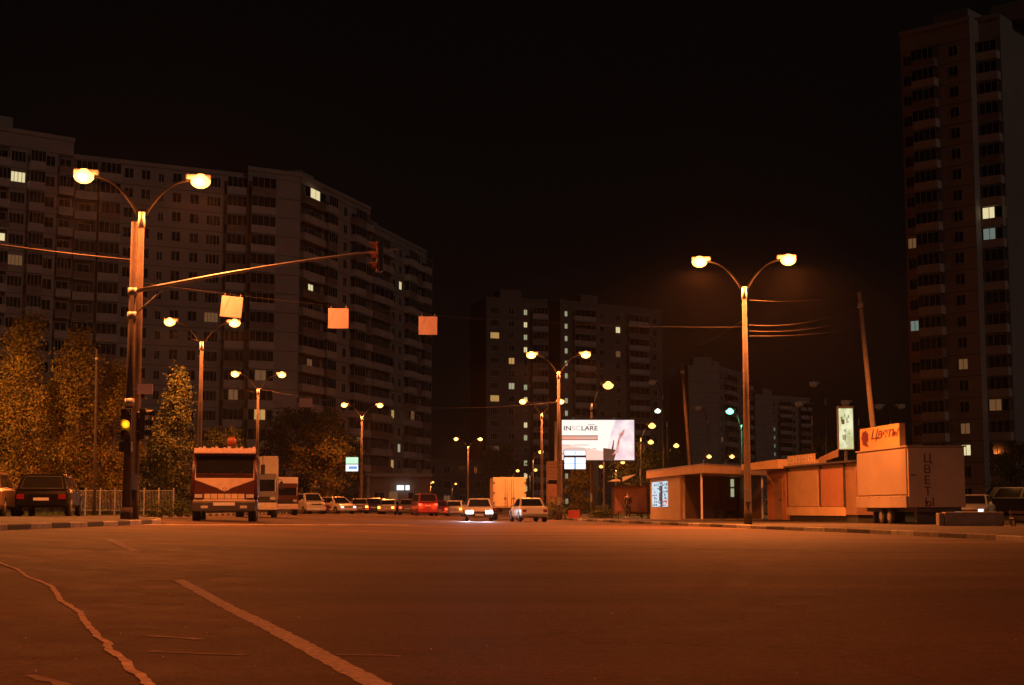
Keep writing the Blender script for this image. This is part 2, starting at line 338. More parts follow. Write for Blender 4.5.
def kerb(name, line, side, seg, mats, w=0.16):
    mb = MB(); pts = [Vector(p) for p in line]; acc = 0; k = 0; cur = []
    # resample
    L = [0]
    for i in range(1, len(pts)): L.append(L[-1] + (pts[i] - pts[i - 1]).length)
    def at(s):
        for i in range(1, len(pts)):
            if s <= L[i] + 1e-6: t = (s - L[i - 1]) / (L[i] - L[i - 1]); return pts[i - 1].lerp(pts[i], t), (pts[i] - pts[i - 1]).normalized()
        return pts[-1], (pts[-1] - pts[-2]).normalized()
    s = 0
    while s < L[-1] - 0.2:
        e = min(s + seg, L[-1]); a, ta = at(s + 0.012); b, tb = at(e - 0.012); m = mats[k % len(mats)]; k += 1
        na = Vector((-ta.y, ta.x)) * side; nb = Vector((-tb.y, tb.x)) * side
        j = random.uniform(-0.008, 0.008); vs = []
        for p, n in ((a, na), (b, nb)):
            q0 = p; q1 = p + n * w; za = gz(q0.x); zb = gz(q1.x)
            vs += [(q0.x, q0.y, za - 0.03), (q0.x, q0.y, za + KH - 0.02 + j), (q0.x + n.x * 0.02, q0.y + n.y * 0.02, za + KH + j), (q1.x, q1.y, zb + KH + j), (q1.x, q1.y, zb - 0.03)]
        fs = [(i, i + 1, i + 6, i + 5) for i in range(4)] + [(0, 1, 2, 3, 4), (9, 8, 7, 6, 5)]
        mb.add(vs, fs, m); s = e
    o = mb.build(name); o['kind'] = 'structure'; return o
kerb('kerb_left', LK, 1, 1.5, ['kerb_dark', 'kerb_white'])
kerb('kerb_right', RK, -1, 2.0, ['kerb_white', 'kerb_grey', 'kerb_dark', 'kerb_grey'])
# darker repair patches
sheet('asphalt_patch', [(-9, 14.2), (-2.4, 14.6), (3.5, 13.6), (9.5, 14.0), (14, 3), (4, -6), (-8, -4), (-10, 6)], 0.002, 'patch')
# markings
def strip(name, pts, w, m, dz=0.005, jag=0.0, wj=0.0, step=0.25, extra=None):
    pts = [Vector((p[0], p[1])) for p in pts]; line = []
    for i in range(len(pts) - 1):
        n = max(1, int((pts[i + 1] - pts[i]).length / step))
        for k in range(n): line.append(pts[i].lerp(pts[i + 1], k / n))
    line.append(pts[-1]); mb = MB(); vs = []; off = 0
    for i, p in enumerate(line):
        t = (line[min(i + 1, len(line) - 1)] - line[max(i - 1, 0)]).normalized(); n = Vector((-t.y, t.x))
        off = off * 0.75 + random.uniform(-jag, jag); ww = w / 2 * (1 + random.uniform(-wj, wj)); w2 = w / 2 * (1 + random.uniform(-wj, wj))
        for q in (p + n * (off + ww), p + n * (off - w2)): vs.append((q.x, q.y, gz(q.x) + dz))
    fs = [(2 * i, 2 * i + 1, 2 * i + 3, 2 * i + 2) for i in range(len(line) - 1)]
    mb.add(vs, fs, m); o = mb.build(name); o['kind'] = 'structure'; return o
def Gp(*a): return [G(x, y) for x, y in a]
strip('road_marking_line', Gp((178, 580), (262, 624), (385, 690)), 0.115, 'paint_line', wj=0.14, step=0.08)
strip('road_marking_stub', Gp((140, 580), (178, 580.5)), 0.10, 'faint_line', wj=0.3)
strip('road_marking_dash', Gp((108, 539), (136, 552)), 0.14, 'paint_line', wj=0.2)
strip('road_marking_tick', Gp((88, 541), (108, 540.8)), 0.22, 'faint_line', wj=0.3)
strip('filled_crack', Gp((-30, 552), (-8, 559), (6, 566), (18, 570), (26, 577), (40, 582), (52, 587), (57, 594), (60, 601), (69, 606), (80, 614), (84, 622), (93, 631), (97, 638), (106, 643), (111, 652), (118, 657), (127, 663), (132, 672), (141, 676), (152, 690)), 0.043, 'sealant', dz=0.008, jag=0.0035, wj=0.35, step=0.06)
for k, x in enumerate(range(168, 400, 36)):
    strip('crossing_dash', Gp((x, 524.6), (x + 16, 525.2)), 3.4, 'paint_line', wj=0.2)
for a in (((120, 602), (182, 604)), ((150, 652), (245, 656)), ((30, 676), (80, 690)), ((336, 655), (402, 657)), ((200, 640), (150, 636))):
    strip('worn_marking', Gp(*a), 0.05, 'faint_line', wj=0.6, step=0.1, jag=0.012)
for a in (((430, 534), (560, 533.4)), ((620, 548), (860, 552))):
    strip('worn_marking', Gp(*a), 0.16, 'faint_line', wj=0.6, step=0.3, jag=0.01)
# small litter of grit: tiny pale stones on the road
mb = MB()
for _ in range(160):
    Y = 4.5 + 40 * random.random() ** 1.6; x = random.uniform(-0.36, 0.36) * Y; r = random.uniform(0.002, 0.005)
    z = gz(x) + 0.006; mb.add([(x - r, Y, z), (x, Y - r, z), (x + r, Y, z), (x, Y + r, z), (x, Y, z + r * 1.4)], [(0, 1, 4), (1, 2, 4), (2, 3, 4), (3, 0, 4)], 'sealant')
g_ = mb.build('gravel_grit'); g_['kind'] = 'stuff'; g_['label'] = 'tiny pale grit scattered over the asphalt'; g_['category'] = 'gravel'
sheet('asphalt_patch', [(3.2, 27), (8.6, 27.3), (8.9, 33.5), (3.0, 33)], 0.002, 'patch')
sheet('asphalt_patch', [(-9, 38), (-5.2, 38.2), (-5.0, 47), (-8.8, 46.6)], 0.002, 'patch')
# grass tufts on the verge
mb = MB()
for _ in range(9000):
    x = random.uniform(-34, -19.2); y = random.uniform(60.5, 82); z = gz(x) + KH; h = random.uniform(0.05, 0.2); a = random.uniform(0, pi); dx, dy = cos(a) * 0.02, sin(a) * 0.02
    mb.add([(x - dx, y - dy, z), (x + dx, y + dy, z), (x + random.uniform(-.05, .05), y + random.uniform(-.05, .05), z + h)], [(0, 1, 2)], 'blade')
o = mb.build('verge_grass'); tag(o, 'thin grass growing on the verge under the poplars', 'grass', kind='stuff')
# ------------------------------------------------------------------ street lamps
SOD = (1.0, 0.225, 0.042)
def lamp_light(loc, power, col=SOD, rad=0.18, name='sodium_light'):
    down = power > 400      # street luminaires throw their light downwards
    l = bpy.data.lights.new(name, 'SPOT' if down else 'POINT'); l.energy = power; l.color = col; l.shadow_soft_size = rad
    if down:
        l.spot_size = radians(172); l.spot_blend = 0.35
        if power > 2000:    # share of the light that leaves the bulging bowl sideways
            g = bpy.data.lights.new('bowl_light', 'POINT'); g.energy = power * 0.05; g.color = col; g.shadow_soft_size = 0.2
            q = bpy.data.objects.new('bowl_light', g); COL.objects.link(q); q.location = (loc[0], loc[1] - 0.34, loc[2] + 0.12)
    o = bpy.data.objects.new(name, l); COL.objects.link(o); o.location = loc; return o
def make_street_lamp(name, height, span, r0, r1, bowl='sodium_glow', arms=(-1, 1), mat_='pole'):
    root = thing(name, (0, 0, 0))
    top = height - 1.35
    mb = MB(); mb.tube([(0, 0, -0.05), (0, 0, 0.6), (0, 0, 0.62), (0, 0, top * 0.55), (0, 0, top)], [r0 * 1.12, r0 * 1.1, r0, (r0 + r1) / 2, r1], mat_, 12)
    mb.tube([(0, 0, top - 0.35), (0, 0, top + 0.15)], r1 * 1.25, 'steel', 12)
    mb.box(-0.1, 0.1, -r0 - 0.02, -r0 * 0.5, 0.9, 1.4, 'steel')
    mb.build('pole', root)
    for s in arms:
        mb = MB(); pts = []
        for k in range(9):
            t = k / 8; pts.append((s * (0.08 + (span - 0.35) * t ** 1.25), 0, top - 0.05 + (1.30) * sin(t * pi / 2)))
        mb.tube(pts, [0.05 - 0.015 * k / 8 for k in range(9)], 'armpaint', 8); mb.build('arm', root)
        hd = MB(); x = s * span; z = height
        hd.rbox(min(x - s * 0.45, x + s * 0.35), max(x - s * 0.45, x + s * 0.35), -0.15, 0.15, z - 0.06, z + 0.10, 'steel', 0.045)
        h = hd.build('luminaire', root)
        bw = MB(); bw.ell((x + s * 0.02, 0, z - 0.10), 0.32, 0.25, 0.24, bowl); bw.build('lamp_bowl', h)
    return root
def lamp_at(proto, first, px, Y, rz, label, group, power, arms=(-1, 1), span=1.8, height=11.2, col=SOD, scale=1.0, z=None):
    X = XW(px, Y); zz = gz(X) + KH if z is None else z
    if first: proto.location = (X, Y, zz); proto.rotation_euler = (0, 0, rz); tag(proto, label, 'street lamp', group); proto.scale = (scale,) * 3; r = proto
    else: r = dup(proto, (X, Y, zz), rz, label, group, scale)
    if power:
        for s in arms:
            lamp_light((X + s * span * scale * cos(rz), Y + s * span * scale * sin(rz), zz + (height - 0.36) * scale), power, col)
    return r
GRP = 'twin-arm sodium street lamps along the road'
proto = make_street_lamp('street_lamp', 10.95, 1.8, 0.15, 0.09)
PW = 8000
L1 = lamp_at(proto, True, 133.5, 47.3, radians(12), 'tall twin-arm street lamp beside the traffic signal mast at the striped kerb', GRP, PW * 0.95, height=10.95)
for (px, Y, r, lab, pw) in [
    (198, 85, 8, 'twin-arm street lamp standing behind the red and white truck', PW * 0.8),
    (256, 118, 10, 'twin-arm street lamp just to the right of the truck cab, before the blank building end', PW * 0.8),
    (361, 153, 10, 'twin-arm street lamp beside the small blue and white lit sign', PW * 0.8),
    (468, 222, 10, 'twin-arm street lamp beyond the car with glaring headlights', PW * 0.8),
    (748, 61.5, -8, 'tall twin-arm street lamp on the kerb in front of the white-fronted pavilion', PW * 2.0),
    (559, 99.5, -4, 'twin-arm street lamp at the left edge of the billboard', PW * 1.2),
    (542, 143, 0, 'twin-arm street lamp far behind the cream box truck and left of the billboard', PW),
    (604, 205, 0, 'twin-arm street lamp whose pole rises behind the billboard', PW)]:
    lamp_at(proto, False, px, Y, radians(r), lab, GRP, pw, height=10.95)
# the same row goes on behind the photographer
for (x, y) in ((12.5, -9), (-13.5, 2), (-25.5, 57)):
    dup(proto, (x, y, KH), radians(5), 'twin-arm street lamp of the same row behind the photographer' if x > 0 else ('twin-arm street lamp out of view at the left of the photographer' if y < 10 else 'twin-arm street lamp lighting the parked cars from beyond the left edge'), GRP)
    for s in (-1, 1): lamp_light((x + s * 1.8, y, 10.6 + KH), 4300 if y < 10 else 6000, (1.0, 0.19, 0.035) if y < 10 else (1.0, 0.33, 0.07))
# single-arm lamps further off
single = make_street_lamp('street_lamp', 8.0, 1.0, 0.10, 0.06, 'sodium_glow_far', arms=(1,))
GS = 'small single-arm sodium lamps in the distance'
dist = [(592, 140, 12.4, 'single-arm lamp glowing just above the top edge of the billboard'),
        (641, 130, 8.0, 'single-arm lamp glowing right of the billboard, upper of two close together'),
        (642, 190, 9.3, 'single-arm lamp glowing right of the billboard, lower of two close together'),
        (668, 175, 8.2, 'single-arm lamp glowing left of the leaning pole, above the pavilion windows'),
        (533, 210, 8.8, 'single-arm lamp above the roof of the cream box truck, upper one'),
        (512, 200, 5.9, 'pale single-arm lamp directly above the cream box truck'),
        (530, 260, 7.6, 'single-arm lamp above the right edge of the cream box truck'),
        (429, 270, 5.3, 'left one of two low lamps by the low yellow building'),
        (452, 270, 5.1, 'right one of two low lamps by the low yellow building'),
        (595, 150, 5.0, 'small faint lamp beneath the billboard beside its post'),
        (616, 130, 4.8, 'bright low lamp above the dark bus shelter'),
        (702, 130, 5.3, 'left one of two lamps peeping over the pavilion roof'),
        (725, 130, 5.3, 'right one of two lamps peeping over the pavilion roof'),
        (763, 140, 4.4, 'upper lamp in the gap between the pavilion and the kiosk'),
        (1046, 84, 6.5, 'small unseen lamp added beyond the right edge to light the parked cars'),  # added out of view to brighten the cars and the tower foot
        (755, 150, 4.0, 'lower lamp in the gap between the pavilion and the kiosk')]
for i, (px, Y, h, lab) in enumerate(dist):
    sc = h / 8.0; X = XW(px, Y); zz = gz(X) + 0.06
    if i == 0: single.location = (X, Y, zz); single.scale = (sc,) * 3; tag(single, lab, 'street lamp', GS)
    else: dup(single, (X, Y, zz), 0, lab, GS, sc)
    lamp_light((X + sc, Y - 0.35, zz + h - 0.35 * sc), 1100 if h > 7 else 600, (1.0, 0.36, 0.09), 0.12)
def one_lamp(px, Y, h, bowl, lab, power=0, col=SOD, arms=(-1,), cat='street lamp', rz=0, name='street_lamp', mat_='pole'):
    o = make_street_lamp(name, h, 0.9, 0.09, 0.05, bowl, arms, mat_); X = XW(px, Y); o.location = (X, Y, gz(X) + 0.06); o.rotation_euler = (0, 0, rz); tag(o, lab, cat)
    if power: lamp_light((X + arms[0] * 0.9, Y - 0.3, h - 0.3), power, col, 0.1, 'lamp_light')
    return o
one_lamp(743, 120, 8.6, 'green_glow', 'slender lamp glowing green left of the tall kerbside lamp pole', 900, (0.2, 1.0, 0.45))
one_lamp(668, 150, 10.6, 'white_glow', 'slender lamp with faint greenish white light right of the billboard')
GU = 'unlit single lamps over the kiosks'
for (px, Y, h, arms, lab) in [(664, 135, 12.2, (-1,), 'unlit slender lamp high to the left of the leaning pole'), (709, 150, 10.9, (-1,), 'unlit slender lamp between the leaning pole and the green lamp'),
                  (814, 112, 8.6, (-1,), 'unlit short reddish lamp pole above the kiosk roof'), (828, 118, 10.6, (-1,), 'unlit slender lamp left of the lit vertical advert'),
                  (861, 108, 8.4, (-1,), 'unlit slender lamp immediately right of the lit vertical advert'), (893, 122, 9.1, (-1, 1), 'unlit slender two-armed lamp behind the trailer roof sign')]:
    one_lamp(px, Y, h, 'lamp_off', lab, arms=arms)['group'] = GU
# ------------------------------------------------------------------ signal mast, signals, wires
def signal_head(root, face_rz, z0, x=0, y=0, lit=None, glint_paint=False, name='signal_head'):
    t = Matrix.Translation((x, y, z0)) @ Matrix.Rotation(face_rz, 4, 'Z')
    mb = MB(); mb.rbox(-0.16, 0.16, -0.1, 0.1, 0, 0.98, 'black', 0.03, t); h = mb.build(name, root)
    for k in range(3):
        zc = 0.17 + k * 0.32; l = MB()
        vs = []; n = 16
        for i in range(n): vs.append(t @ Vector((0.12 * cos(2 * pi * i / n), -0.105 - 0.0, zc + 0.12 * sin(2 * pi * i / n))))
        c = t @ Vector((0, -0.135, zc)); vs.append(c)
        l.add(vs, [(i, (i + 1) % n, n) for i in range(n)], lit[1] if lit and lit[0] == k else 'lens_off', True); l.build('lens', h)
        v = MB(); A = []; B = []
        for i in range(11):
            an = radians(-20 + 220 * i / 10); A.append(t @ Vector((0.135 * cos(an), -0.10, zc + 0.135 * sin(an)))); B.append(t @ Vector((0.135 * cos(an), -0.10 - (0.24 if 3 <= i <= 7 else 0.14), zc + 0.135 * sin(an))))
        v.add(A + B, [(i, i + 1, i + 12, i + 11) for i in range(10)], 'painted_glint' if glint_paint else 'black', True); v.build('visor', h)
    return h
mx, my = XW(126.5, 46.6), 46.6; mz = gz(mx) + KH
mast = thing('signal_mast', (mx, my, mz), 0, 'grey steel signal mast with a long rising arm, next to the tall lamp post', 'signal mast')
mb = MB(); mb.tube([(0, 0, -0.05), (0, 0, 9.3)], [0.14, 0.10], 'pole', 14); mb.tube([(0, 0, 0), (0, 0, 0.35)], 0.19, 'pole', 14); mb.build('pole', mast)
a0 = P(131, 292, my); a1 = P(398, 248.5, my); aa = a0 - mast.location; ab = a1 - mast.location; ab.y = 0.0; aa.y = 0
mb = MB(); mb.tube([aa.lerp(ab, k / 6) + Vector((0, 0, 0.10 * sin(pi * k / 6))) for k in range(7)], [0.065 - 0.006 * k for k in range(7)], 'steel', 10); mb.build('arm', mast)
b0 = P(133, 316, my) - mast.location; b1 = P(162, 290.5, my) - mast.location; b0.y = b1.y = 0
mb = MB(); mb.tube([b0, b1], 0.025, 'steel', 6); mb.build('brace', mast)
for zz in (aa.z, b0.z, 3.6): mb = MB(); mb.tube([(0, 0, zz - 0.12), (0, 0, zz + 0.12)], 0.15, 'steel', 14); mb.build('clamp', mast)
# head hanging at the arm's end
e = P(379.5, 272, my)
hs = thing('traffic_light', (e.x, my - 0.02, e.z), 0, 'traffic light seen from the side at the tip of the long mast arm', 'traffic light')
signal_head(hs, radians(-78), 0, glint_paint=True)
mb = MB(); mb.tube([(0, 0.12, 0.30), (0, 0.12, 0.75)], 0.03, 'steel', 6); mb.box(-0.05, 0.05, 0.09, 0.14, 0.45, 0.6, 'steel'); mb.build('bracket', hs)
mb = MB(); mb.box(-0.012, 0.0, -0.25, -0.11, 0.0, 0.98, 'painted_glint'); mb.build('backplate', hs)
# amber one on the pole
e = P(126, 451, my)
ta = thing('traffic_light', (mx, my - 0.30, e.z), 0, 'traffic light on the mast with its round amber lamp lit', 'traffic light')
h = signal_head(ta, radians(4), 0.32, lit=(1, 'amber'))
mb = MB(); mb.rbox(-0.19, 0.19, -0.12, 0.12, -0.05, 0.28, 'black', 0.04); mb.build('lower_box', ta)
mb = MB(); mb.tube([(0, 0.09, 1.1), (0, 0.22, 1.1)], 0.025, 'steel', 6); mb.tube([(0, 0.09, 0.4), (0, 0.22, 0.4)], 0.025, 'steel', 6); mb.build('bracket', ta)
lamp_light((mx, my - 0.62, e.z + 0.81), 10, (1, 0.35, 0.01), 0.08, 'amber_light')
e = P(143, 441, 47.2)
tb = thing('traffic_light', (e.x, 47.2, e.z), 0, 'dark traffic light turned away on the right side of the tall lamp post', 'traffic light')
signal_head(tb, radians(86), 0.05)
mb = MB(); mb.tube([(-0.28, 0, 0.9), (-0.06, 0, 0.9)], 0.025, 'steel', 6); mb.tube([(-0.28, 0, 0.3), (-0.06, 0, 0.3)], 0.025, 'steel', 6); mb.build('bracket', tb)
e = P(145, 389, 47.1)
sg = MB(); sg.box(-0.24, 0.24, -0.015, 0.015, -0.16, 0.16, 'sign_back'); sg.box(-0.4, -0.24, -0.01, 0.01, -0.02, 0.02, 'steel')
o = sg.build('street_name_plate'); o.location = e; tag(o, 'small blank rectangular plate on the tall lamp post above the dark signal', 'sign')
def wire(name, a, b, sag, r, label, cat='cable', group=None, n=20):
    a = Vector(a); b = Vector(b); pts = [a.lerp(b, k / n) - Vector((0, 0, 4 * sag * (k / n) * (1 - k / n))) for k in range(n + 1)]
    mb = MB(); mb.tube(pts, r, 'wire', 6, False); o = mb.build(name); tag(o, label, cat, group); return pts
wire('span_wire', P(131, 260, 47.3), P(-60, 236, 45), 0.05, 0.030, 'thick cable running left from the tall lamp post above the poplars')
# sign span across the road, from lamp post one to the tall lamp on the right
wa = P(136, 282, 47.3); wb = P(746, 327, 61.5)
def on_wire(px, sag):
    n = 400; best = None
    for k in range(n + 1):
        t = k / n; p = wa.lerp(wb, t) - Vector((0, 0, 4 * sag * t * (1 - t)))
        q = CX + p.x / p.y * F * 1.0
        u = p.x; # exact projection
        yc = (p.y) * cos(TH) + (p.z - HC) * sin(TH); qx = CX + F * u / yc
        if best is None or abs(qx - px) < best[0]: best = (abs(qx - px), p.copy())
    return best[1]
SAG = 0.42
wire('span_wire', wa, wb, SAG, 0.006, 'thin sagging wire across the road that carries three square plates', n=40)
for (px, s, tilt, lab) in [(233, 0.70, -5, 'pale square sign plate hanging tilted on the span wire just above a lamp, the brightest'),
                     (338, 0.70, 0, 'orange-lit square sign plate hanging in the middle of the span wire'),
                     (428, 0.66, 0, 'dull orange square sign plate hanging farthest right on the span wire')]:
    p = on_wire(px, SAG)
    r = thing('hanging_sign', (p.x, p.y, p.z), 0, lab, 'sign', 'square plates hung on the span wire')
    r.rotation_euler = (0, radians(-tilt), radians(4))
    mb = MB(); mb.rbox(-s / 2, s / 2, -0.02, 0.02, -s - 0.06, -0.06, 'sign_back', 0.012); mb.build('plate', r)
    mb = MB(); mb.box(-s / 2 + 0.08, -s / 2 + 0.11, -0.014, 0.014, -0.08, 0.03, 'steel'); mb.box(s / 2 - 0.11, s / 2 - 0.08, -0.014, 0.014, -0.08, 0.03, 'steel'); mb.build('hook', r)
# second span further away with one small plate
q0 = P(256, 388, 118); q1 = P(559, 402, 99.5); wire('span_wire', q0, q1, 0.9, 0.014, 'faint wire crossing the far end of the street')
tt = 0.19; p = q0.lerp(q1, tt) - Vector((0, 0, 4 * 0.9 * tt * (1 - tt)))
r = thing('hanging_sign', p, 0, 'small dim beige plate hanging far away over the dark trees', 'sign')
mb = MB(); mb.box(-0.5, 0.5, -0.02, 0.02, -0.72, -0.05, 'sign_back'); mb.build('plate', r)
mb = MB(); mb.box(-0.4, -0.37, -0.012, 0.012, -0.05, 0.03, 'steel'); mb.box(0.37, 0.4, -0.012, 0.012, -0.05, 0.03, 'steel'); mb.build('hook', r)
# leaning poles
def lean(px0, py0, pxb, Y, r0, r1, lab, m='pole'):
    t = P(px0, py0, Y); b = P(pxb, 520, Y); b.z = gz(b.x) + 0.05
    mb = MB(); mb.tube([Vector((0, 0, -0.1)), (t - b) * 0.5, t - b], [r0, (r0 + r1) / 2, r1], m, 10)
    mb.tube([(t - b) * 0.93, (t - b) * 0.95], r1 * 1.5, 'steel', 10)
    o = mb.build('utility_pole'); o.location = b; tag(o, lab, 'pole'); return t
tp = lean(859, 292, 883, 73, 0.17, 0.10, 'leaning concrete pole rising behind the trailer roof sign', 'concrete')
lean(682, 363, 695, 104, 0.19, 0.10, 'leaning concrete pole rising behind the white-fronted pavilion')
lean(97, 349, 94, 63, 0.07, 0.05, 'thin grey pole standing in front of the orange poplars')
for (ya, yb, sg_, lab) in [(325, 305, 0.35, 'uppermost bright cable between the tall lamp and the leaning pole'), (331, 317, 0.25, 'middle cable between the tall lamp and the leaning pole'), (336, 328, 0.12, 'lowest cable between the tall lamp and the leaning pole'), (300, 292.8, 0.2, 'faint topmost cable near the tip of the leaning pole')]:
    px_t = 859 + (yb - 292) * 0.105
    wire('overhead_cable', P(749, ya, 61.5), P(px_t, yb, 73), sg_, 0.016 if ya != 300 else 0.007, lab, group='cables from the tall lamp to the leaning pole')
wire('overhead_cable', P(860, 305, 73), P(1060, 286, 80), 0.3, 0.008, 'faint cable from the leaning pole towards the tower block')
wire('overhead_cable', P(746, 318, 61.5), P(700, 345, 104), 0.1, 0.008, 'faint cable from the tall lamp down to the back')
wire('overhead_cable', P(133, 285, 47.3), P(198, 341, 85), 0.25, 0.012, 'cable between the first and second lamp posts on the left')
wire('overhead_cable', P(198, 355, 85), P(256, 392, 118), 0.5, 0.014, 'cable between the lamp behind the truck and the next lamp')
# ------------------------------------------------------------------ buildings
ST = 2.8
def win_geo(mb, x, z, w, h, glass='glass', y=0.0):
    f = 0.09
    for (a, b, c, d) in ((x, x + w, z, z + f), (x, x + w, z + h - f, z + h), (x, x + f, z + f, z + h - f), (x + w - f, x + w, z + f, z + h - f)):
        mb.box(a, b, y - 0.05, y, c, d, 'frame')
    n = 2 if w < 2 else 4
    for k in range(1, n): mb.box(x + w * k / n - 0.035, x + w * k / n + 0.035, y - 0.045, y, z + f, z + h - f, 'frame')
    mb.quad((x + f, y - 0.02, z + f), (x + w - f, y - 0.02, z + f), (x + w - f, y - 0.02, z + h - f), (x + f, y - 0.02, z + h - f), glass)
def balc_geo(mb, x, z, w, m='parapet', glazed=True, gl='glass', out=1.0):
    mb.box(x, x + w, -out, -0.01, z - 0.12, z, 'frame')                      # slab
    mb.box(x, x + w, -out, -out + 0.07, z, z + 1.02, m); mb.box(x, x + 0.07, -out + 0.07, -0.01, z, z + 1.02, m); mb.box(x + w - 0.07, x + w, -out + 0.07, -0.01, z, z + 1.02, m)
    if glazed:
        n = 4
        for k in range(n + 1): xx = x + (w - 0.07) * k / n; mb.box(xx, xx + 0.07, -out, -out + 0.06, z + 1.02, z + 2.45, 'frame')
        mb.box(x, x + w, -out, -out + 0.06, z + 2.45, z + 2.55, 'frame')
        cut = [(0.05, w - 0.05, 'glass')] if gl == 'glass' else [(0.05, w * 0.25, 'glass'), (w * 0.25, w * 0.70, gl), (w * 0.70, w - 0.05, 'glass')]
        for (a_, b_, g_) in cut: mb.quad((x + a_, -out + 0.03, z + 1.02), (x + b_, -out + 0.03, z + 1.02), (x + b_, -out + 0.03, z + 2.45), (x + a_, -out + 0.03, z + 2.45), g_)
def building(label, p0, p1, depth, floors, layout, lit, wallm='bld_a', z0=0.0, group='panel apartment blocks', attic=1.6, name='apartment_building', cap=100, seam=True, topbox=True):
    """layout: list of (kind, width m); kinds w window, d wide window, b glazed balcony, o open balcony, g gap(blank), r loggia with its shade painted dark"""
    a = Vector(p0); b = Vector(p1); Lr = (b - a).length; rz = atan2((b - a).y, (b - a).x)
    root = thing(name, (a.x, a.y, z0), rz, label, 'apartment building', group)
    tot = sum(l[1] for l in layout); k = Lr / tot
    H = 1.2 + floors * ST + attic
    mb = MB(); mb.box(0, Lr, 0, depth, 0, H, wallm)
    # panel joints, proud cornice, plinth
    for f in range(floors + 1): mb.box(-0.02, Lr + 0.02, -0.025, 0.0, 1.2 + f * ST - 0.04, 1.2 + f * ST + 0.04, 'bld_dark')
    mb.box(-0.1, Lr + 0.1, -0.12, 0.0, H - 0.5, H + 0.1, wallm)
    mb.build('wall', root)
    mb = MB(); mb.box(0.2, Lr - 0.2, 0.2, depth - 0.2, H, H + 0.15, 'roofing')
    if topbox:
        x = Lr * 0.3
        mb.box(x, x + 5, 4, 9, H + 0.15, H + 2.6, wallm)
    mb.build('roof', root)
    x = 0; wins = []; bals = []; shade = MB(); has = False
    for ci, (kd, wd) in enumerate(layout):
        wd *= k
        for f in range(floors):
            zf = 1.2 + f * ST
            li = lit.get((ci, f))
            if kd == 'w': wins.append((x + (wd - 1.4) / 2, zf + 0.85, 1.4, 1.5, li, 0))
            elif kd == 'd': wins.append((x + (wd - 2.1) / 2, zf + 0.85, 2.1, 1.5, li, 0))
            elif kd == 'n': wins.append((x + (wd - 0.9) / 2, zf + 0.75, 0.9, 1.3, li, 0))
            elif kd in 'bo': bals.append((x + 0.15, zf + 0.05, wd - 0.3, kd, li, ci, f)); 
            elif kd == 'r':
                bals.append((x + 0.1, zf + 0.05, wd - 0.2, 'r', li, ci, f))
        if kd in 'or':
            shade.quad((x + 0.1, -0.006, 1.2), (x + wd - 0.1, -0.006, 1.2), (x + wd - 0.1, -0.006, H - attic), (x + 0.1, -0.006, H - attic), 'bld_dark'); has = True  # flat dark sheet paints the shade behind the balconies
            for f in range(floors):
                wins.append((x + wd / 2 - 0.9, 1.2 + f * ST + 0.3, 1.8, 1.95, lit.get((ci, f)), -0.01))
        x += wd
    if has: shade.build('loggia_shade', root)
    random.Random(5).shuffle(wins); wins.sort(key=lambda q: (0 if q[4] else 1)); rest = MB(); nr = 0; cache = {}
    for i, (xx, zz, ww, hh, li, yy) in enumerate(wins):
        if i < cap:
            key = (round(ww, 2), round(hh, 2), li)
            if key not in cache: m2 = MB(); win_geo(m2, 0, 0, ww, hh, li or 'glass'); cache[key] = m2.mesh('window')
            o = bpy.data.objects.new('window', cache[key]); COL.objects.link(o); o.parent = root; o.location = (xx, yy, zz)
        else: win_geo(rest, xx, zz, ww, hh, 'glass', yy); nr += 1
    if nr: o = rest.build('window', root); o['kind'] = 'stuff'
    bals.sort(key=lambda q: (0 if q[4] else 1, (q[5] * 7 + q[6] * 3) % 11)); rest = MB(); nr = 0
    for i, (xx, zz, ww, kd, li, ci, f) in enumerate(bals):
        pm = 'parapet' if (ci * 5 + f * 3) % 7 < 5 else 'parapet_dark'
        gl = kd == 'b' or (kd == 'r' and (ci * 3 + f * 5) % 4 == 0)
        if i < cap:
            key = ('b', round(ww, 2), pm, gl, li)
            if key not in cache: m2 = MB(); balc_geo(m2, 0, 0, ww, pm, gl, li if (li and gl) else 'glass', 1.15 if kd != 'r' else 0.7); cache[key] = m2.mesh('balcony')
            o = bpy.data.objects.new('balcony', cache[key]); COL.objects.link(o); o.parent = root; o.location = (xx, 0, zz)
        else:
            m2 = rest; o_ = len(m2.v); balc_geo(m2, 0, 0, ww, pm, gl, 'glass', 1.15 if kd != 'r' else 0.7)
            for q in range(o_, len(m2.v)): v = m2.v[q]; m2.v[q] = (v[0] + xx, v[1], v[2] + zz)
            nr += 1
    if nr: o = rest.build('balcony', root); o['kind'] = 'stuff'
    return root
def XY(px, Y): return (XW(px, Y), Y)
# left slab facing the road
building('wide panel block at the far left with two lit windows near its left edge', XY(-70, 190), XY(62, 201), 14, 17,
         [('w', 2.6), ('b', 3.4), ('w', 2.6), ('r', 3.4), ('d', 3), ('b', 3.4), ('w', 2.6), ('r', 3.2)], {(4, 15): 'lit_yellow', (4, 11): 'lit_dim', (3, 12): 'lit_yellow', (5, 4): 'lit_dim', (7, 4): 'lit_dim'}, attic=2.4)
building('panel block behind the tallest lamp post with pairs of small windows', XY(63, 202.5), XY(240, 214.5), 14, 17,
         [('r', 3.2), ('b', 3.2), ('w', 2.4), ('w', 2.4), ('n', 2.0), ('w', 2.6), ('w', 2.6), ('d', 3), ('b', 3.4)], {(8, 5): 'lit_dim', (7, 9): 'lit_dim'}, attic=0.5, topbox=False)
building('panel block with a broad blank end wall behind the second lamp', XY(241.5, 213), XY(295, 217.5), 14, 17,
         [('b', 3.6), ('g', 3.6)], {(0, 4): 'lit_warm', (0, 6): 'lit_dim'}, attic=1.3, topbox=False)
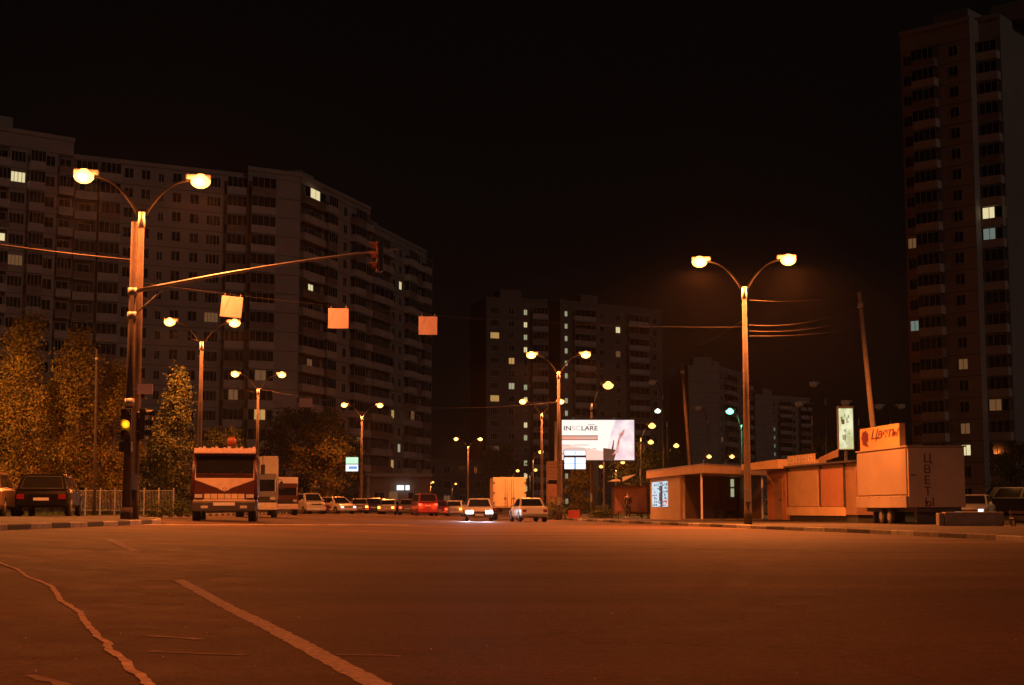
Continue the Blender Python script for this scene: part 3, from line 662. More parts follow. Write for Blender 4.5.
building('receding panel block left of the road with two bright yellow loggias', XY(295.6, 218.2), XY(367, 243), 14, 17,
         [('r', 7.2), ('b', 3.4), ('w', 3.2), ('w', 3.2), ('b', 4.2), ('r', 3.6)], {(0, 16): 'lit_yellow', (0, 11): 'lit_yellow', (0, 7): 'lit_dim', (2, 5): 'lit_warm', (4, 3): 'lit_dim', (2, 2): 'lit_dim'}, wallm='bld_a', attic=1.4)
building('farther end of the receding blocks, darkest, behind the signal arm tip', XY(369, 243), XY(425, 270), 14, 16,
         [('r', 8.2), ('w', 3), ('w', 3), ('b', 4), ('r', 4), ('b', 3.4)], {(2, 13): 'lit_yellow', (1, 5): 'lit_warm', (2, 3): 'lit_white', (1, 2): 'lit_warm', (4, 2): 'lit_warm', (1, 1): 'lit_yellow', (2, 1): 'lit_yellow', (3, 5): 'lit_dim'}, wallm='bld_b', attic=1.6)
# right tower
building('tall tower block at the right edge, left part with three lit windows', XY(914, 200), XY(986, 193), 16, 22,
         [('w', 1.8), ('b', 3.4), ('g', 0.5), ('w', 2.9), ('g', 0.8)], {(0, 12): 'lit_dim', (3, 2): 'lit_yellow', (0, 8): 'lit_blue', (3, 6): 'lit_dim', (3, 3): 'lit_dim'}, wallm='bld_a', attic=3.0)
building('tall tower block at the right edge, narrow part with a column of balconies', XY(988.5, 195.5), XY(1018, 193), 14, 22,
         [('b', 3.6)], {(0, 13): 'lit_yellow', (0, 12): 'lit_blue', (0, 4): 'lit_dim'}, wallm='bld_b', attic=3.4)
# middle distance
stair = {(2, f): ('lit_white' if f % 2 else 'lit_yellow') for f in (0, 1, 2, 3, 5, 6, 8, 9, 12, 13, 14, 15, 16)}
stair.update({(0, 13): 'lit_warm', (1, 11): 'lit_warm', (0, 4): 'lit_dim', (1, 9): 'lit_white', (0, 8): 'lit_warm'})
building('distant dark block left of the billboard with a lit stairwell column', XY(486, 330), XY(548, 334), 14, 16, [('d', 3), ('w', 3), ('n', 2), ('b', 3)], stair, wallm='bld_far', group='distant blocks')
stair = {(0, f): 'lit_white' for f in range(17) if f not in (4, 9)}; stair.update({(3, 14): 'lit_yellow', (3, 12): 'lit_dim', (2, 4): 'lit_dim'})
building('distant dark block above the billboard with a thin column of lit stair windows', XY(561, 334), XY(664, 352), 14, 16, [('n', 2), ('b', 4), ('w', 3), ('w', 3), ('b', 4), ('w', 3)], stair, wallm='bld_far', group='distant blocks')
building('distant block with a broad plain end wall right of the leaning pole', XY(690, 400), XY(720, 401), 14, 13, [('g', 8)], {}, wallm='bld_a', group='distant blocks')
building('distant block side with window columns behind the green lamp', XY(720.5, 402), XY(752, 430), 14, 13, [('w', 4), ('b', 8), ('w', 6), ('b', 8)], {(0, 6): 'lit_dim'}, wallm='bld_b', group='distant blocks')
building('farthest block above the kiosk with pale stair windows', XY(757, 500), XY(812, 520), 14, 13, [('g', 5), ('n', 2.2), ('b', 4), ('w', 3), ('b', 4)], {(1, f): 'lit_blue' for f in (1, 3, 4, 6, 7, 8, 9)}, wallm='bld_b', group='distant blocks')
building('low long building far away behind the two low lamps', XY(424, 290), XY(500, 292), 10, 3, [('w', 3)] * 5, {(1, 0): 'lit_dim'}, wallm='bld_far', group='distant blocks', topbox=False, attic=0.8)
# shop annex at the foot of the receding block
sx = thing('shop_annex', (*XY(347, 190), 0.3), radians(8), 'low brown shop annex at the foot of the receding blocks', 'shop')
mb = MB(); mb.box(0, 10.5, 0, 8, 0, 4.6, 'kiosk_brown'); mb.box(-0.2, 10.7, -0.6, 8.2, 4.6, 5.0, 'shop_wall'); mb.box(0, 0.35, -0.5, 0, 0, 4.6, 'shop_wall'); mb.box(2.4, 2.8, -0.5, 0, 0, 4.6, 'shop_wall'); mb.build('wall', sx)
mb = MB(); win_geo(mb, 5.2, 0.2, 1.2, 2.6, 'lit_dim', -0.01); mb.build('door', sx)
for k in (0.7, 3.3, 7.6): mb = MB(); win_geo(mb, k, 0.9, 1.5, 1.8, 'glass', -0.01); mb.build('window', sx)
mb = MB(); mb.box(6.2, 7.1, -0.75, -0.6, 2.9, 3.5, 'screen_white'); mb.box(7.3, 7.8, -0.75, -0.6, 2.9, 3.5, 'screen_white'); mb.build('lit_sign', sx)
# ------------------------------------------------------------------ trees
def leafy(n, fn, size, mats, seed):
    rnd = random.Random(seed); mb = MB()
    for _ in range(n):
        c = fn(rnd)
        if c is None: continue
        c = Vector(c); a = Vector((rnd.gauss(0, 1), rnd.gauss(0, 1), rnd.gauss(0, 1))).normalized(); b = a.cross(Vector((rnd.gauss(0, 1), rnd.gauss(0, 1), rnd.gauss(0, 1)))).normalized()
        s = size * rnd.uniform(0.6, 1.4); m = mats[min(len(mats) - 1, int(rnd.random() ** 1.3 * len(mats)))]
        mb.add([c - a * s, c + b * s * 0.55, c + a * s, c - b * s * 0.55], [(0, 1, 2, 3)], m)
    return mb
def make_tree(name, H, R, kind, mats, n, size, seed, base=0.12):
    rnd = random.Random(seed); root = thing(name, (0, 0, 0)); tr = MB()
    tr.tube([(0, 0, -0.1), (0.04, 0.02, H * 0.3), (-0.05, 0.05, H * 0.65), (0.02, 0, H * 0.93)], [0.02 * H, 0.015 * H, 0.008 * H, 0.002 * H], 'bark', 8)
    clumps = []
    for k in range(46 if kind == 'poplar' else 60):
        t = rnd.uniform(base, 0.97); a = rnd.uniform(0, 2 * pi)
        if kind == 'poplar': env = R * (sin(pi * min(1, (t - base) / (1 - base)) ** 0.75) ** 0.6 * (1 - 0.35 * t) + 0.06); rr = env * rnd.uniform(0.15, 0.95)
        else: u = (t - base) / (1 - base); env = R * math.sqrt(max(0.02, 1 - (2 * u - 1) ** 2)); rr = env * rnd.uniform(0.3, 0.95)
        c = Vector((rr * cos(a), rr * sin(a), t * H)); clumps.append((c, rnd.uniform(0.35, 0.75) * (R * 0.42 + 0.15)))
        st = Vector((0, 0, max(0.08 * H, t * H - rr * (1.6 if kind == 'poplar' else 0.7)))); tr.tube([st, st.lerp(c, 0.55) + Vector((0, 0, -0.1)), c], [0.045, 0.028, 0.012], 'bark', 5, False)
    tr.build('trunk', root)
    def fn(r):
        c, s = r.choice(clumps); v = Vector((r.gauss(0, 1), r.gauss(0, 1), r.gauss(0, 1.25 if kind == 'poplar' else 0.8))) * s * 0.55; return c + v
    leafy(n, fn, size, mats, seed + 1).build('crown', root); return root
OR = [M['leaf_orange'], M['leaf_yellow'], M['leaf_olive']]; GR = [M['leaf_green'], M['leaf_olive'], M['leaf_dark']]; MX = [M['leaf_olive'], M['leaf_orange'], M['leaf_green']]
pop = [make_tree('poplar_tree', 9.0, 1.75, 'poplar', OR, 17000, 0.07, s) for s in (11, 23, 37)] + [make_tree('poplar_tree', 9.0, 1.5, 'poplar', GR, 12000, 0.08, 41)]
rnd_ = [make_tree('broadleaf_tree', 8.0, 2.6, 'round', MX, 9000, 0.11, 51), make_tree('broadleaf_tree', 8.0, 2.8, 'round', GR, 9000, 0.12, 67)]
used = set()
def put_tree(pr, px, Y, sc, rz, lab, group):
    X = XW(px, Y); z = gz(X) + KH - 0.02
    if pr.name not in used: used.add(pr.name); pr.location = (X, Y, z); pr.rotation_euler = (0, 0, rz); pr.scale = (sc,) * 3; return tag(pr, lab, 'tree', group)
    return dup(pr, (X, Y, z), rz, lab, group, sc)
GP = 'orange autumn poplars behind the parked cars'
for pr, px, Y, sc, rz, lab in [
    (pop[0], 20, 68, 0.98, 0.4, 'tallest orange poplar, above the car cut by the left edge'),
    (pop[1], 76, 69, 0.94, 1.9, 'tall orange poplar directly behind the thin grey pole'),
    (pop[2], 112, 70, 0.80, 3.1, 'shorter orange poplar just left of the signal mast'),
    (pop[1], 52, 73, 0.72, 4.4, 'low dull orange poplar filling the gap behind the black car'),
    (pop[2], -4, 72, 0.72, 0.9, 'dull poplar partly cut by the left edge'),
    (pop[0], 96, 75, 0.70, 2.6, 'low poplar between the thin grey pole and the signal mast')]:
    put_tree(pr, px, Y, sc, rz, lab, GP)
for pr, px, Y, sc, rz, lab, g in [
    (pop[3], 175, 88, 0.95, 0.3, 'yellow-green tree between the tall lamp post and the truck', 'trees left of the road'),
    (rnd_[1], 150, 86, 0.62, 2.2, 'low bushy tree right behind the signal mast', 'trees left of the road'),
    (rnd_[1], 36, 84, 0.85, 2.9, 'dark tree behind the orange poplars', 'trees left of the road'),
    (rnd_[1], 222, 128, 0.9, 1.0, 'dark tree hidden behind the truck cab roof', 'trees left of the road'),
    (rnd_[1], 296, 175, 1.50, 0.2, 'tall dark tree in front of the blank building end', 'trees left of the road'),
    (rnd_[0], 322, 165, 1.35, 1.7, 'large orange-brown tree left of the small lit sign', 'trees left of the road'),
    (rnd_[1], 338, 182, 1.2, 2.5, 'dark tree behind the orange-brown one beside the small lit sign', 'trees left of the road'),
    (rnd_[0], 580, 160, 0.75, 1.1, 'small orange-brown tree under the billboard', 'trees right of the road'),
    (rnd_[1], 638, 150, 0.9, 2.0, 'dark tree behind the bus shelter', 'trees right of the road'),
    (rnd_[1], 668, 165, 0.9, 0.6, 'dark tree just beyond the pavilion roof', 'trees right of the road'),
    (rnd_[1], 832, 135, 0.9, 1.4, 'dark tree behind the kiosk below the lit vertical advert', 'trees right of the road'),
    (rnd_[1], 1021, 120, 0.75, 2.7, 'dark tree at the right edge before the tower', 'trees right of the road'),
    (rnd_[1], 500, 250, 1.4, 0.7, 'dark distant tree above the cream box truck', 'trees right of the road')]:
    put_tree(pr, px, Y, sc, rz, lab, g)
def shrub(px, Y, w, h, lab, mats, seed):
    r = thing('shrub', (XW(px, Y), Y, gz(XW(px, Y)) + KH - 0.02), 0, lab, 'shrub')
    leafy(1800, lambda q: (q.gauss(0, w * 0.25), q.gauss(0, w * 0.2), abs(q.gauss(0.4, 0.28)) * h), 0.06, mats, seed).build('foliage', r)
    mb = MB()
    for k in range(9): a = k * 0.7; mb.tube([(0, 0, 0), (cos(a) * w * 0.2, sin(a) * w * 0.2, h * 0.6)], [0.02, 0.008], 'bark', 5, False)
    mb.build('stem', r)
shrub(556, 104, 1.5, 1.5, 'dark bush on the verge right of the white car', GR, 5)
shrub(603, 108, 1.8, 0.9, 'low green bush between the billboard post and the shelter', GR, 6)
shrub(168, 64, 2.4, 0.7, 'low bush behind the railing left of the truck', GR, 8)
# ------------------------------------------------------------------ fence
fx0, fx1, fy = XW(60, 62), XW(186, 66), 66
fn_ = thing('railing_fence', (fx0, 63.5, 0), 0, 'low metal railing behind the signal mast with a mesh of thin bars', 'fence')
n = 8; rail = MB()
for k in range(n):
    x = (fx1 - fx0) * k / (n - 1); z = gz(fx0 + x) + KH - 0.01; mb = MB(); mb.box(x - 0.03, x + 0.03, -0.03, 0.03, z, z + 1.15, 'steel'); mb.build('post', fn_)
for zz in (0.2, 1.02):
    pts = [((fx1 - fx0) * k / 20, 0, gz(fx0 + (fx1 - fx0) * k / 20) + KH + zz) for k in range(21)]; rail.tube(pts, 0.018, 'steel', 6)
for k in range(70):
    x = (fx1 - fx0) * (k + 0.5) / 70; z = gz(fx0 + x) + KH; rail.tube([(x, 0, z + 0.2), (x, 0, z + 1.02)], 0.009, 'steel', 4, False)
rail.build('bar_panel', fn_)
# ------------------------------------------------------------------ vehicles
def ring(hw, z0, z1, ch=0.12):
    return [(-hw * 0.9, z0), (-hw, z0 + 0.12), (-hw * 1.0, z1 - ch), (-hw + ch * 0.7, z1), (hw - ch * 0.7, z1), (hw, z1 - ch), (hw, z0 + 0.12), (hw * 0.9, z0)]
def loft(mb, st, m, smooth=True):
    rings = [[Vector((x, y, z)) for x, z in ring(hw, z0, z1, ch)] for (y, hw, z0, z1, ch) in st]; n = 8; vs = [v for r in rings for v in r]; fs = []
    for i in range(len(rings) - 1):
        for k in range(n): k2 = (k + 1) % n; fs.append((i * n + k, i * n + k2, (i + 1) * n + k2, (i + 1) * n + k))
    fs.append(tuple(range(n - 1, -1, -1))); fs.append(tuple(range((len(rings) - 1) * n, len(rings) * n))); mb.add(vs, fs, m, False)
WM = {}
def wheel(root, x, y, r, wdt=0.2):
    key = (round(r, 3), wdt)
    if key not in WM:
        t = MB(); t.tube([(-wdt / 2, 0, 0), (-wdt / 2 + 0.03, 0, 0), (wdt / 2 - 0.03, 0, 0), (wdt / 2, 0, 0)], [r * 0.93, r, r, r * 0.93], 'rubber', 24)
        q = MB()
        for s in (-1, 1):
            q.tube([(s * (wdt / 2 + 0.002), 0, 0), (s * (wdt / 2 + 0.012), 0, 0)], [r * 0.62, r * 0.52], 'rim', 18); q.tube([(s * (wdt / 2 + 0.012), 0, 0), (s * (wdt / 2 + 0.03), 0, 0)], r * 0.16, 'darksteel', 10)
        WM[key] = (t.mesh('tyre'), q.mesh('rim'))
    a, b = WM[key]
    w_ = bpy.data.objects.new('wheel', a); COL.objects.link(w_); w_.parent = root; w_.location = (x, y, r)
    q_ = bpy.data.objects.new('rim', b); COL.objects.link(q_); q_.parent = w_
def make_car(loc, rz, style, pm, label, name='parked_car', tail=None, head='head_off', group=None, L=4.3, W=1.72, H=1.43, cat='car', hl=1.0):
    root = thing(name, loc, rz, label, cat, group); hw = W / 2; belt = 0.63 * H; wr = 0.31 if style != 'suv' else 0.36
    z0 = 0.24 if style != 'suv' else 0.30
    mb = MB(); hood = belt - (0.06 if style != 'van' else 0.0); deck = belt - 0.02
    st = [(-L / 2, hw * 0.90, z0 + 0.12, belt - 0.16, .06), (-L / 2 + 0.07, hw * 0.97, z0 + 0.02, deck - 0.03, .08), (-L / 2 + 0.45, hw, z0, belt, .09), (-L * 0.1, hw * 1.005, z0 - 0.02, belt + 0.01, .08),
          (L * 0.18, hw, z0 - 0.02, belt, .09), (L / 2 - 0.6, hw * 0.98, z0, hood - 0.04, .1), (L / 2 - 0.1, hw * 0.94, z0 + 0.02, hood - 0.14, .1), (L / 2, hw * 0.86, z0 + 0.14, hood - 0.22, .08)]
    loft(mb, st, pm)
    for yy in (-L / 2 + 0.82, L / 2 - 0.82):
        for s in (-1, 1): mb.tube([(s * (hw - 0.14), yy, wr), (s * (hw + 0.004), yy, wr)], wr * 1.16, 'black', 20)
    mb.build('body', root)
    if style == 'sedan': yb0, yb1, yt0, yt1 = -L / 2 + 0.78, L / 2 - 1.12, -L / 2 + 1.28, L / 2 - 1.85
    elif style in ('hatch', 'suv'): yb0, yb1, yt0, yt1 = -L / 2 + 0.08, L / 2 - 1.05, -L / 2 + 0.50, L / 2 - 1.80
    else: yb0, yb1, yt0, yt1 = -L / 2 + 0.04, L / 2 - 0.55, -L / 2 + 0.18, L / 2 - 1.15
    bw, tw = hw * 0.93, hw * 0.76; zb = belt - 0.01; zt = H
    def fr(y0, y1, t): return y0 + (y1 - y0) * t
    B = [Vector((-bw, yb0, zb)), Vector((bw, yb0, zb)), Vector((bw, yb1, zb)), Vector((-bw, yb1, zb))]
    T = [Vector((-tw, yt0, zt - 0.05)), Vector((tw, yt0, zt - 0.05)), Vector((tw, yt1, zt - 0.05)), Vector((-tw, yt1, zt - 0.05))]
    T2 = [Vector((-tw * 0.86, yt0 + 0.14, zt)), Vector((tw * 0.86, yt0 + 0.14, zt)), Vector((tw * 0.86, yt1 - 0.16, zt)), Vector((-tw * 0.86, yt1 - 0.16, zt))]
    mb = MB(); mb.add(B + T + T2, [(i, (i + 1) % 4, 4 + (i + 1) % 4, 4 + i) for i in range(4)] + [(4 + i, 4 + (i + 1) % 4, 8 + (i + 1) % 4, 8 + i) for i in range(4)] + [(8, 9, 10, 11)], pm); mb.build('roof', root)
    def pane(i, a, b, lo, hi, nm):
        b0, b1, t0, t1 = B[i], B[(i + 1) % 4], T[i], T[(i + 1) % 4]
        q = lambda u, v: (b0.lerp(b1, u)).lerp(t0.lerp(t1, u), v)
        nrm = (b1 - b0).cross(t0 - b0).normalized() * 0.012
        c = [q(a, lo) + nrm, q(b, lo) + nrm, q(b, hi) + nrm, q(a, hi) + nrm]; m2 = MB(); m2.add(c, [(0, 1, 2, 3)], 'glass')
        rim_ = [q(a - .015, lo - .05) + nrm * .5, q(b + .015, lo - .05) + nrm * .5, q(b + .015, hi + .05) + nrm * .5, q(a - .015, hi + .05) + nrm * .5]; m2.add(rim_, [(0, 1, 2, 3)], 'black'); m2.build(nm, root)
    pane(0, 0.08, 0.92, 0.12, 0.90, 'rear_window'); pane(2, 0.07, 0.93, 0.08, 0.92, 'windscreen')
    for i in (1, 3):
        pane(i, 0.10, 0.47, 0.12, 0.88, 'side_window'); pane(i, 0.51, 0.90, 0.12, 0.88, 'side_window')
    for y, s in ((-L / 2, -1), (L / 2, 1)):
        mb = MB(); y0, y1 = (y - 0.07, y + 0.12) if s < 0 else (y - 0.14, y + 0.06); mb.rbox(-hw * 0.96, hw * 0.96, y0, y1, z0 + 0.05, z0 + 0.24, 'chrome' if style == 'sedan' else pm, 0.04); mb.build('bumper', root)
        mb = MB(); yy = y0 - 0.012 if s < 0 else y1 + 0.012; zp = belt - 0.34 if s < 0 else z0 + 0.15
        if s < 0: yy = y - 0.02
        mb.box(-0.26, 0.26, yy - 0.008, yy + 0.008, zp - 0.055, zp + 0.055, 'plate'); mb.build('licence_plate', root)
    for s in (-1, 1):
        mb = MB(); mb.rbox(min(s * hw * 0.62, s * hw * 0.90), max(s * hw * 0.62, s * hw * 0.90), -L / 2 - 0.03, -L / 2 + 0.12, belt - 0.34, belt - 0.17, tail or 'tail_off', 0.015); mb.build('tail_light', root)
        mb = MB(); xi = hw * (0.70 - 0.16 * hl); xo = hw * (0.70 + 0.16 * hl); mb.rbox(min(s * xi, s * xo), max(s * xi, s * xo), L / 2 - 0.10, L / 2 + 0.02, hood - 0.29 - 0.07 * hl, hood - 0.29 + 0.07 * hl, head, 0.02); mb.build('headlight', root)
        mb = MB(); mb.rbox(min(s * (hw - 0.02), s * (hw + 0.16)), max(s * (hw - 0.02), s * (hw + 0.16)), yb1 - 0.42, yb1 - 0.34, belt, belt + 0.13, pm, 0.02); mb.build('mirror', root)
    mb = MB(); mb.box(-hw * 0.5, hw * 0.5, L / 2 - 0.03, L / 2 + 0.012, hood - 0.34, hood - 0.24, 'black'); mb.build('grille', root)
    for yy in (-L / 2 + 0.82, L / 2 - 0.82):
        for s in (-1, 1): wheel(root, s * (hw - 0.09), yy, wr)
    return root
white = paint('car_white', (0.62, 0.60, 0.56)); blk = mat('car_black', (0.006, 0.006, 0.007), 0.25, var=0.05, spec=0.25); gry = paint('car_grey', (0.16, 0.16, 0.17)); slv = paint('car_silver', (0.42, 0.42, 0.43)); drd = paint('car_dark_red', (0.13, 0.02, 0.02)); gld = paint('car_bronze', (0.20, 0.13, 0.07)); blu = paint('car_dark_blue', (0.03, 0.05, 0.12))
def gp(px, Y, k=0.0): x = XW(px, Y); return (x, Y, gz(x) + k)
make_car(gp(50, 54.2, KH), radians(9), 'suv', blk, 'black car parked rear-on on the pavement before the orange poplars', L=4.4, W=1.82, H=1.46)
make_car((-18.4, 52.8, 0.36 + KH), radians(9), 'hatch', gld, 'bronze car cut by the left edge beside the black one', L=4.1, W=1.7, H=1.52)
make_car(gp(528, 92), radians(11), 'sedan', white, 'old white boxy saloon parked rear-on at the kerb by the cream box truck', L=4.1, W=1.66, H=1.44)
# moving car with glaring headlights
hc = make_car(gp(479, 96), radians(180 + 2), 'sedan', slv, 'oncoming car with glaring white headlights in the middle of the road', name='moving_car', head='head_on', hl=1.6)
for s in (-0.62, 0.62):
    l = bpy.data.lights.new('headlight_beam', 'SPOT'); l.energy = 1000; l.color = (0.85, 0.93, 1.0); l.spot_size = radians(44); l.spot_blend = 1.0; l.shadow_soft_size = 0.07
    o = bpy.data.objects.new('headlight_beam', l); COL.objects.link(o); o.location = (hc.location.x + s, 93.7, hc.location.z + 0.62); o.rotation_euler = (radians(82), 0, radians(180 - 4))
GL = 'vehicles parked along the left kerb'
make_car(gp(307, 128), radians(180 + 28), 'van', slv, 'light minivan behind the small white lorry, first of three parked together', L=4.5, W=1.75, H=1.75, group=GL)
make_car(gp(322, 134), radians(180 + 30), 'hatch', drd, 'dark red car between the light minivan and the pale estate car', group=GL)
make_car(gp(337, 133), radians(180 + 35), 'hatch', white, 'pale estate car with a glinting headlight, last of three parked together', L=4.2, H=1.5, head='head_dim', group=GL)
GC = 'cars in a row across the far end of the street'
for (px, Y, st, pm, tl, hh, lab) in [
    (359, 143, 'sedan', gry, 'tail_amber', 1.42, 'grey car at the foot of the lamp by the small lit sign'),
    (374, 144, 'hatch', blu, 'tail_on', 1.5, 'dark blue car with red rear lights, second in the far row'),
    (390, 143.5, 'sedan', slv, 'tail_amber', 1.42, 'silver car with orange rear lights in the far row'),
    (408, 144, 'hatch', gry, 'tail_on', 1.5, 'grey hatchback with red rear lights in the far row'),
    (440, 143, 'sedan', drd, 'tail_on', 1.42, 'dark red saloon with bright red rear lights in the far row'),
    (456, 146, 'hatch', white, 'tail_amber', 1.5, 'white hatchback at the right end of the far row')]:
    make_car(gp(px, Y), radians(random.uniform(-6, 8)), st, pm, lab, tail=tl, H=hh, group=GC)
fire = make_car(gp(424, 138), radians(12), 'van', drd, 'dark red van braking with its rear lights glowing in the far row', L=4.8, W=1.9, H=2.0, tail='tail_on', group=GC, name='moving_van', cat='van')
for (px, pw) in ((412, 90), (426, 120), (441, 110), (375, 60)):
    p = gp(px, 134); lamp_light((p[0], p[1], p[2] + 0.95), pw, (1, 0.05, 0.01), 0.15, 'tail_glow')
make_car(gp(975, 84, KH), radians(180 - 25), 'sedan', slv, 'pale car with bluish headlights parked behind the low concrete wall', head='head_dim')
make_car(gp(1015, 92, KH), radians(80), 'van', blk, 'black van cut by the right edge below the tower', L=4.8, W=1.9, H=2.0, cat='van')
make_car(gp(760, 118, KH), radians(70), 'hatch', blu, 'dark blue car glimpsed in the gap between the pavilion and the kiosk')
# red and white lorry seen from the front (local -y is its front)
def cab_truck(loc, rz, label, cab_m, box_m, box_h, W=2.45, cabH=2.75, Lb=5.0, vee=False, name='parked_truck', group=None, cat='truck'):
    root = thing(name, loc, rz, label, cat, group); hw = W / 2
    mb = MB()
    prof = [(-hw, 0.75), (-hw, 1.62), (-hw * 0.97, 2.55), (-hw * 0.90, cabH), (hw * 0.90, cabH), (hw * 0.97, 2.55), (hw, 1.62), (hw, 0.75)]
    if cabH < 2.5: prof = [(-hw, 0.6), (-hw, 1.3), (-hw * 0.92, cabH), (hw * 0.92, cabH), (hw, 1.3), (hw, 0.6)]
    mb.prism(prof, 0.0, 1.75, cab_m); mb.build('cab', root)
    if vee:
        for s in (-1, 1):
            q = MB(); q.tube([(s * (hw - 0.05), 0.03, 0.80), (s * (hw - 0.05), 0.0, 1.62), (s * (hw * 0.95 - 0.05), 0.02, 2.5)], 0.07, cab_m, 10); q.build('corner_pillar', root)
            q = MB(); q.box(s * hw * 0.93 - 0.11, s * hw * 0.93 + 0.11, 0.35, 1.25, 0.45, 0.74, 'darksteel'); q.box(s * hw * 0.93 - 0.12, s * hw * 0.93 + 0.12, 0.45, 1.15, 0.55, 0.59, 'black'); q.build('step', root)
        q = MB(); q.box(-hw * .86, hw * .86, -0.02, -0.0125, 1.665, 1.80, cab_m); q.build('dash_band', root)
    zt = cabH - 0.30; zb = 1.66 if cabH > 2.5 else 1.32
    mb = MB(); mb.add([(-hw * 0.88, -0.012, zb), (hw * 0.88, -0.012, zb), (hw * 0.86, -0.012, zt), (-hw * 0.86, -0.012, zt)], [(0, 1, 2, 3)], 'glass')
    mb.box(-hw * 0.92, -hw * 0.88, -0.03, 0, zb - 0.03, zt + 0.03, 'cab_white'); mb.box(hw * 0.88, hw * 0.92, -0.03, 0, zb - 0.03, zt + 0.03, 'cab_white'); mb.build('windscreen', root)
    for s in (-1, 1):
        mb = MB(); mb.add([(s * (hw + 0.01), 0.25, zb), (s * (hw + 0.01), 1.3, zb), (s * (hw * 0.975), 1.3, zt), (s * (hw * 0.975), 0.35, zt)], [(0, 1, 2, 3)], 'glass'); mb.build('side_window', root)
        mb = MB(); mb.tube([(s * hw, 0.05, zt), (s * (hw + 0.2), -0.12, zt), (s * (hw + 0.2), -0.12, zb + 0.1)], 0.015, 'darksteel', 6); mb.rbox(min(s * (hw + .12), s * (hw + .28)), max(s * (hw + .12), s * (hw + .28)), -0.16, -0.10, zb + 0.1, zb + 0.48, 'black', 0.02); mb.build('mirror', root)
        mb = MB(); mb.rbox(min(s * hw * .66, s * hw * .90), max(s * hw * .66, s * hw * .90), -0.10, 0.02, 0.88, 1.02, 'head_off', 0.02); mb.build('headlight', root)
    mb = MB(); mb.rbox(-hw * 0.98, hw * 0.98, -0.14, 0.10, 0.38, 0.74, 'darksteel' if vee else 'cab_white', 0.04); mb.box(-0.4, 0.4, -0.16, -0.142, 0.60, 0.72, 'plate'); 
    if vee:
        for s in (-1, 1): mb.box(s * 0.72 - 0.13, s * 0.72 + 0.13, -0.16, -0.142, 0.50, 0.60, 'head_off')
    mb.build('bumper', root)
    mb = MB(); mb.box(-hw * .62, hw * .62, -0.03, -0.002, 0.86, 1.04, 'cab_white' if vee else 'black')
    for k in range(7): x = -hw * .62 + (hw * 1.24) * k / 6; mb.box(x - 0.012, x + 0.012, -0.045, -0.03, 0.85, 1.05, 'darksteel')
    mb.box(-hw * .95, hw * .95, -0.02, -0.002, 0.76, 0.84, 'cab_white' if vee else 'black'); mb.build('grille', root)
    if vee:
        mb = MB(); mb.add([(-hw * .99, -0.014, 1.60), (0.0, -0.014, 1.16), (hw * .99, -0.014, 1.60), (hw * .99, -0.014, 1.63), (-hw * .99, -0.014, 1.63)], [(0, 1, 2, 3, 4)], 'cab_white')
        mb.add([(-0.22, -0.014, 1.22), (0.22, -0.014, 1.22), (0.0, -0.016, 1.12)], [(0, 2, 1)], 'cab_white')
        mb.build('white_chevron', root)
        mb = MB(); mb.tube([(0.06 * cos(a * pi / 8), -0.022, 1.22 + 0.06 * sin(a * pi / 8)) for a in range(17)], 0.012, 'chrome', 5); mb.build('badge', root)
        mb = MB(); mb.rbox(-hw * .94, hw * .94, -0.28, 0.15, cabH - 0.22, cabH - 0.02, 'cab_white', 0.04)
        for k in range(15): x = -hw * .88 + k * hw * 1.76 / 14; mb.rbox(x - 0.055, x + 0.055, -0.30, -0.26, cabH - 0.20, cabH - 0.02 + 0.03 * (k % 3), 'sign_back', 0.012)
        mb.build('sun_visor', root)
        mb = MB(); mb.tube([(0.22, 0.6, cabH), (0.22, 0.6, cabH + 0.1)], 0.19, 'darksteel', 14); mb.tube([(0.22, 0.6, cabH + 0.1), (0.22, 0.6, cabH + 0.36), (0.22, 0.6, cabH + 0.46)], [0.18, 0.17, 0.10], 'orange_beacon', 16); mb.build('beacon', root)
        mb = MB()
        for k in range(3): mb.box(-hw * .8 + k * .02, hw * .8, -0.03 - .001 * k, -0.014, 1.70 + 0.02 * k, 1.706 + .02 * k, 'black')
        mb.tube([(-0.7, -0.03, 1.70), (-0.2, -0.035, 1.95)], 0.012, 'black', 5); mb.tube([(0.3, -0.03, 1.70), (0.8, -0.035, 1.95)], 0.012, 'black', 5); mb.build('wiper', root)
    mb = MB(); y0 = 1.85; mb.rbox(-hw * 1.0, hw * 1.0, y0, y0 + Lb, 0.95, box_h, box_m, 0.03)
    for k in range(9): y = y0 + 0.3 + k * (Lb - .6) / 8; mb.box(-hw * 1.0 - 0.02, -hw * 1.0 - 0.001, y - 0.03, y + 0.03, 1.0, box_h - 0.05, 'steel'); mb.box(hw * 1.0 + 0.001, hw * 1.0 + 0.02, y - 0.03, y + 0.03, 1.0, box_h - 0.05, 'steel')
    mb.build('cargo_box', root)
    mb = MB(); mb.box(-0.45, 0.45, 0.2, y0 + Lb - 0.1, 0.55, 0.9, 'darksteel'); mb.box(-hw * .95, hw * .95, y0 + 0.8, y0 + 1.6, 0.45, 0.9, 'darksteel'); mb.build('chassis', root)
    r = 0.48 if cabH > 2.5 else 0.36
    for y in (0.9, y0 + Lb - 1.3):
        for s in (-1, 1): wheel(root, s * (hw - 0.17), y, r, 0.3)
    return root
def street_yaw(dx, dy): return atan2(-dx, dy)
cab_truck(gp(224, 56.5), street_yaw(-0.138, 1) + radians(1), 'red lorry with a white chevron front and an orange roof beacon, facing the camera', 'cab_red', 'cab_red', 2.5, W=2.42, vee=True, Lb=4.4)
cab_truck(gp(256, 76), street_yaw(-0.15, 1), 'tall cream box lorry parked right behind the red one', 'car_grey', 'cream_panel', 3.15, W=2.1, cabH=2.2, Lb=4.5, group=GL)
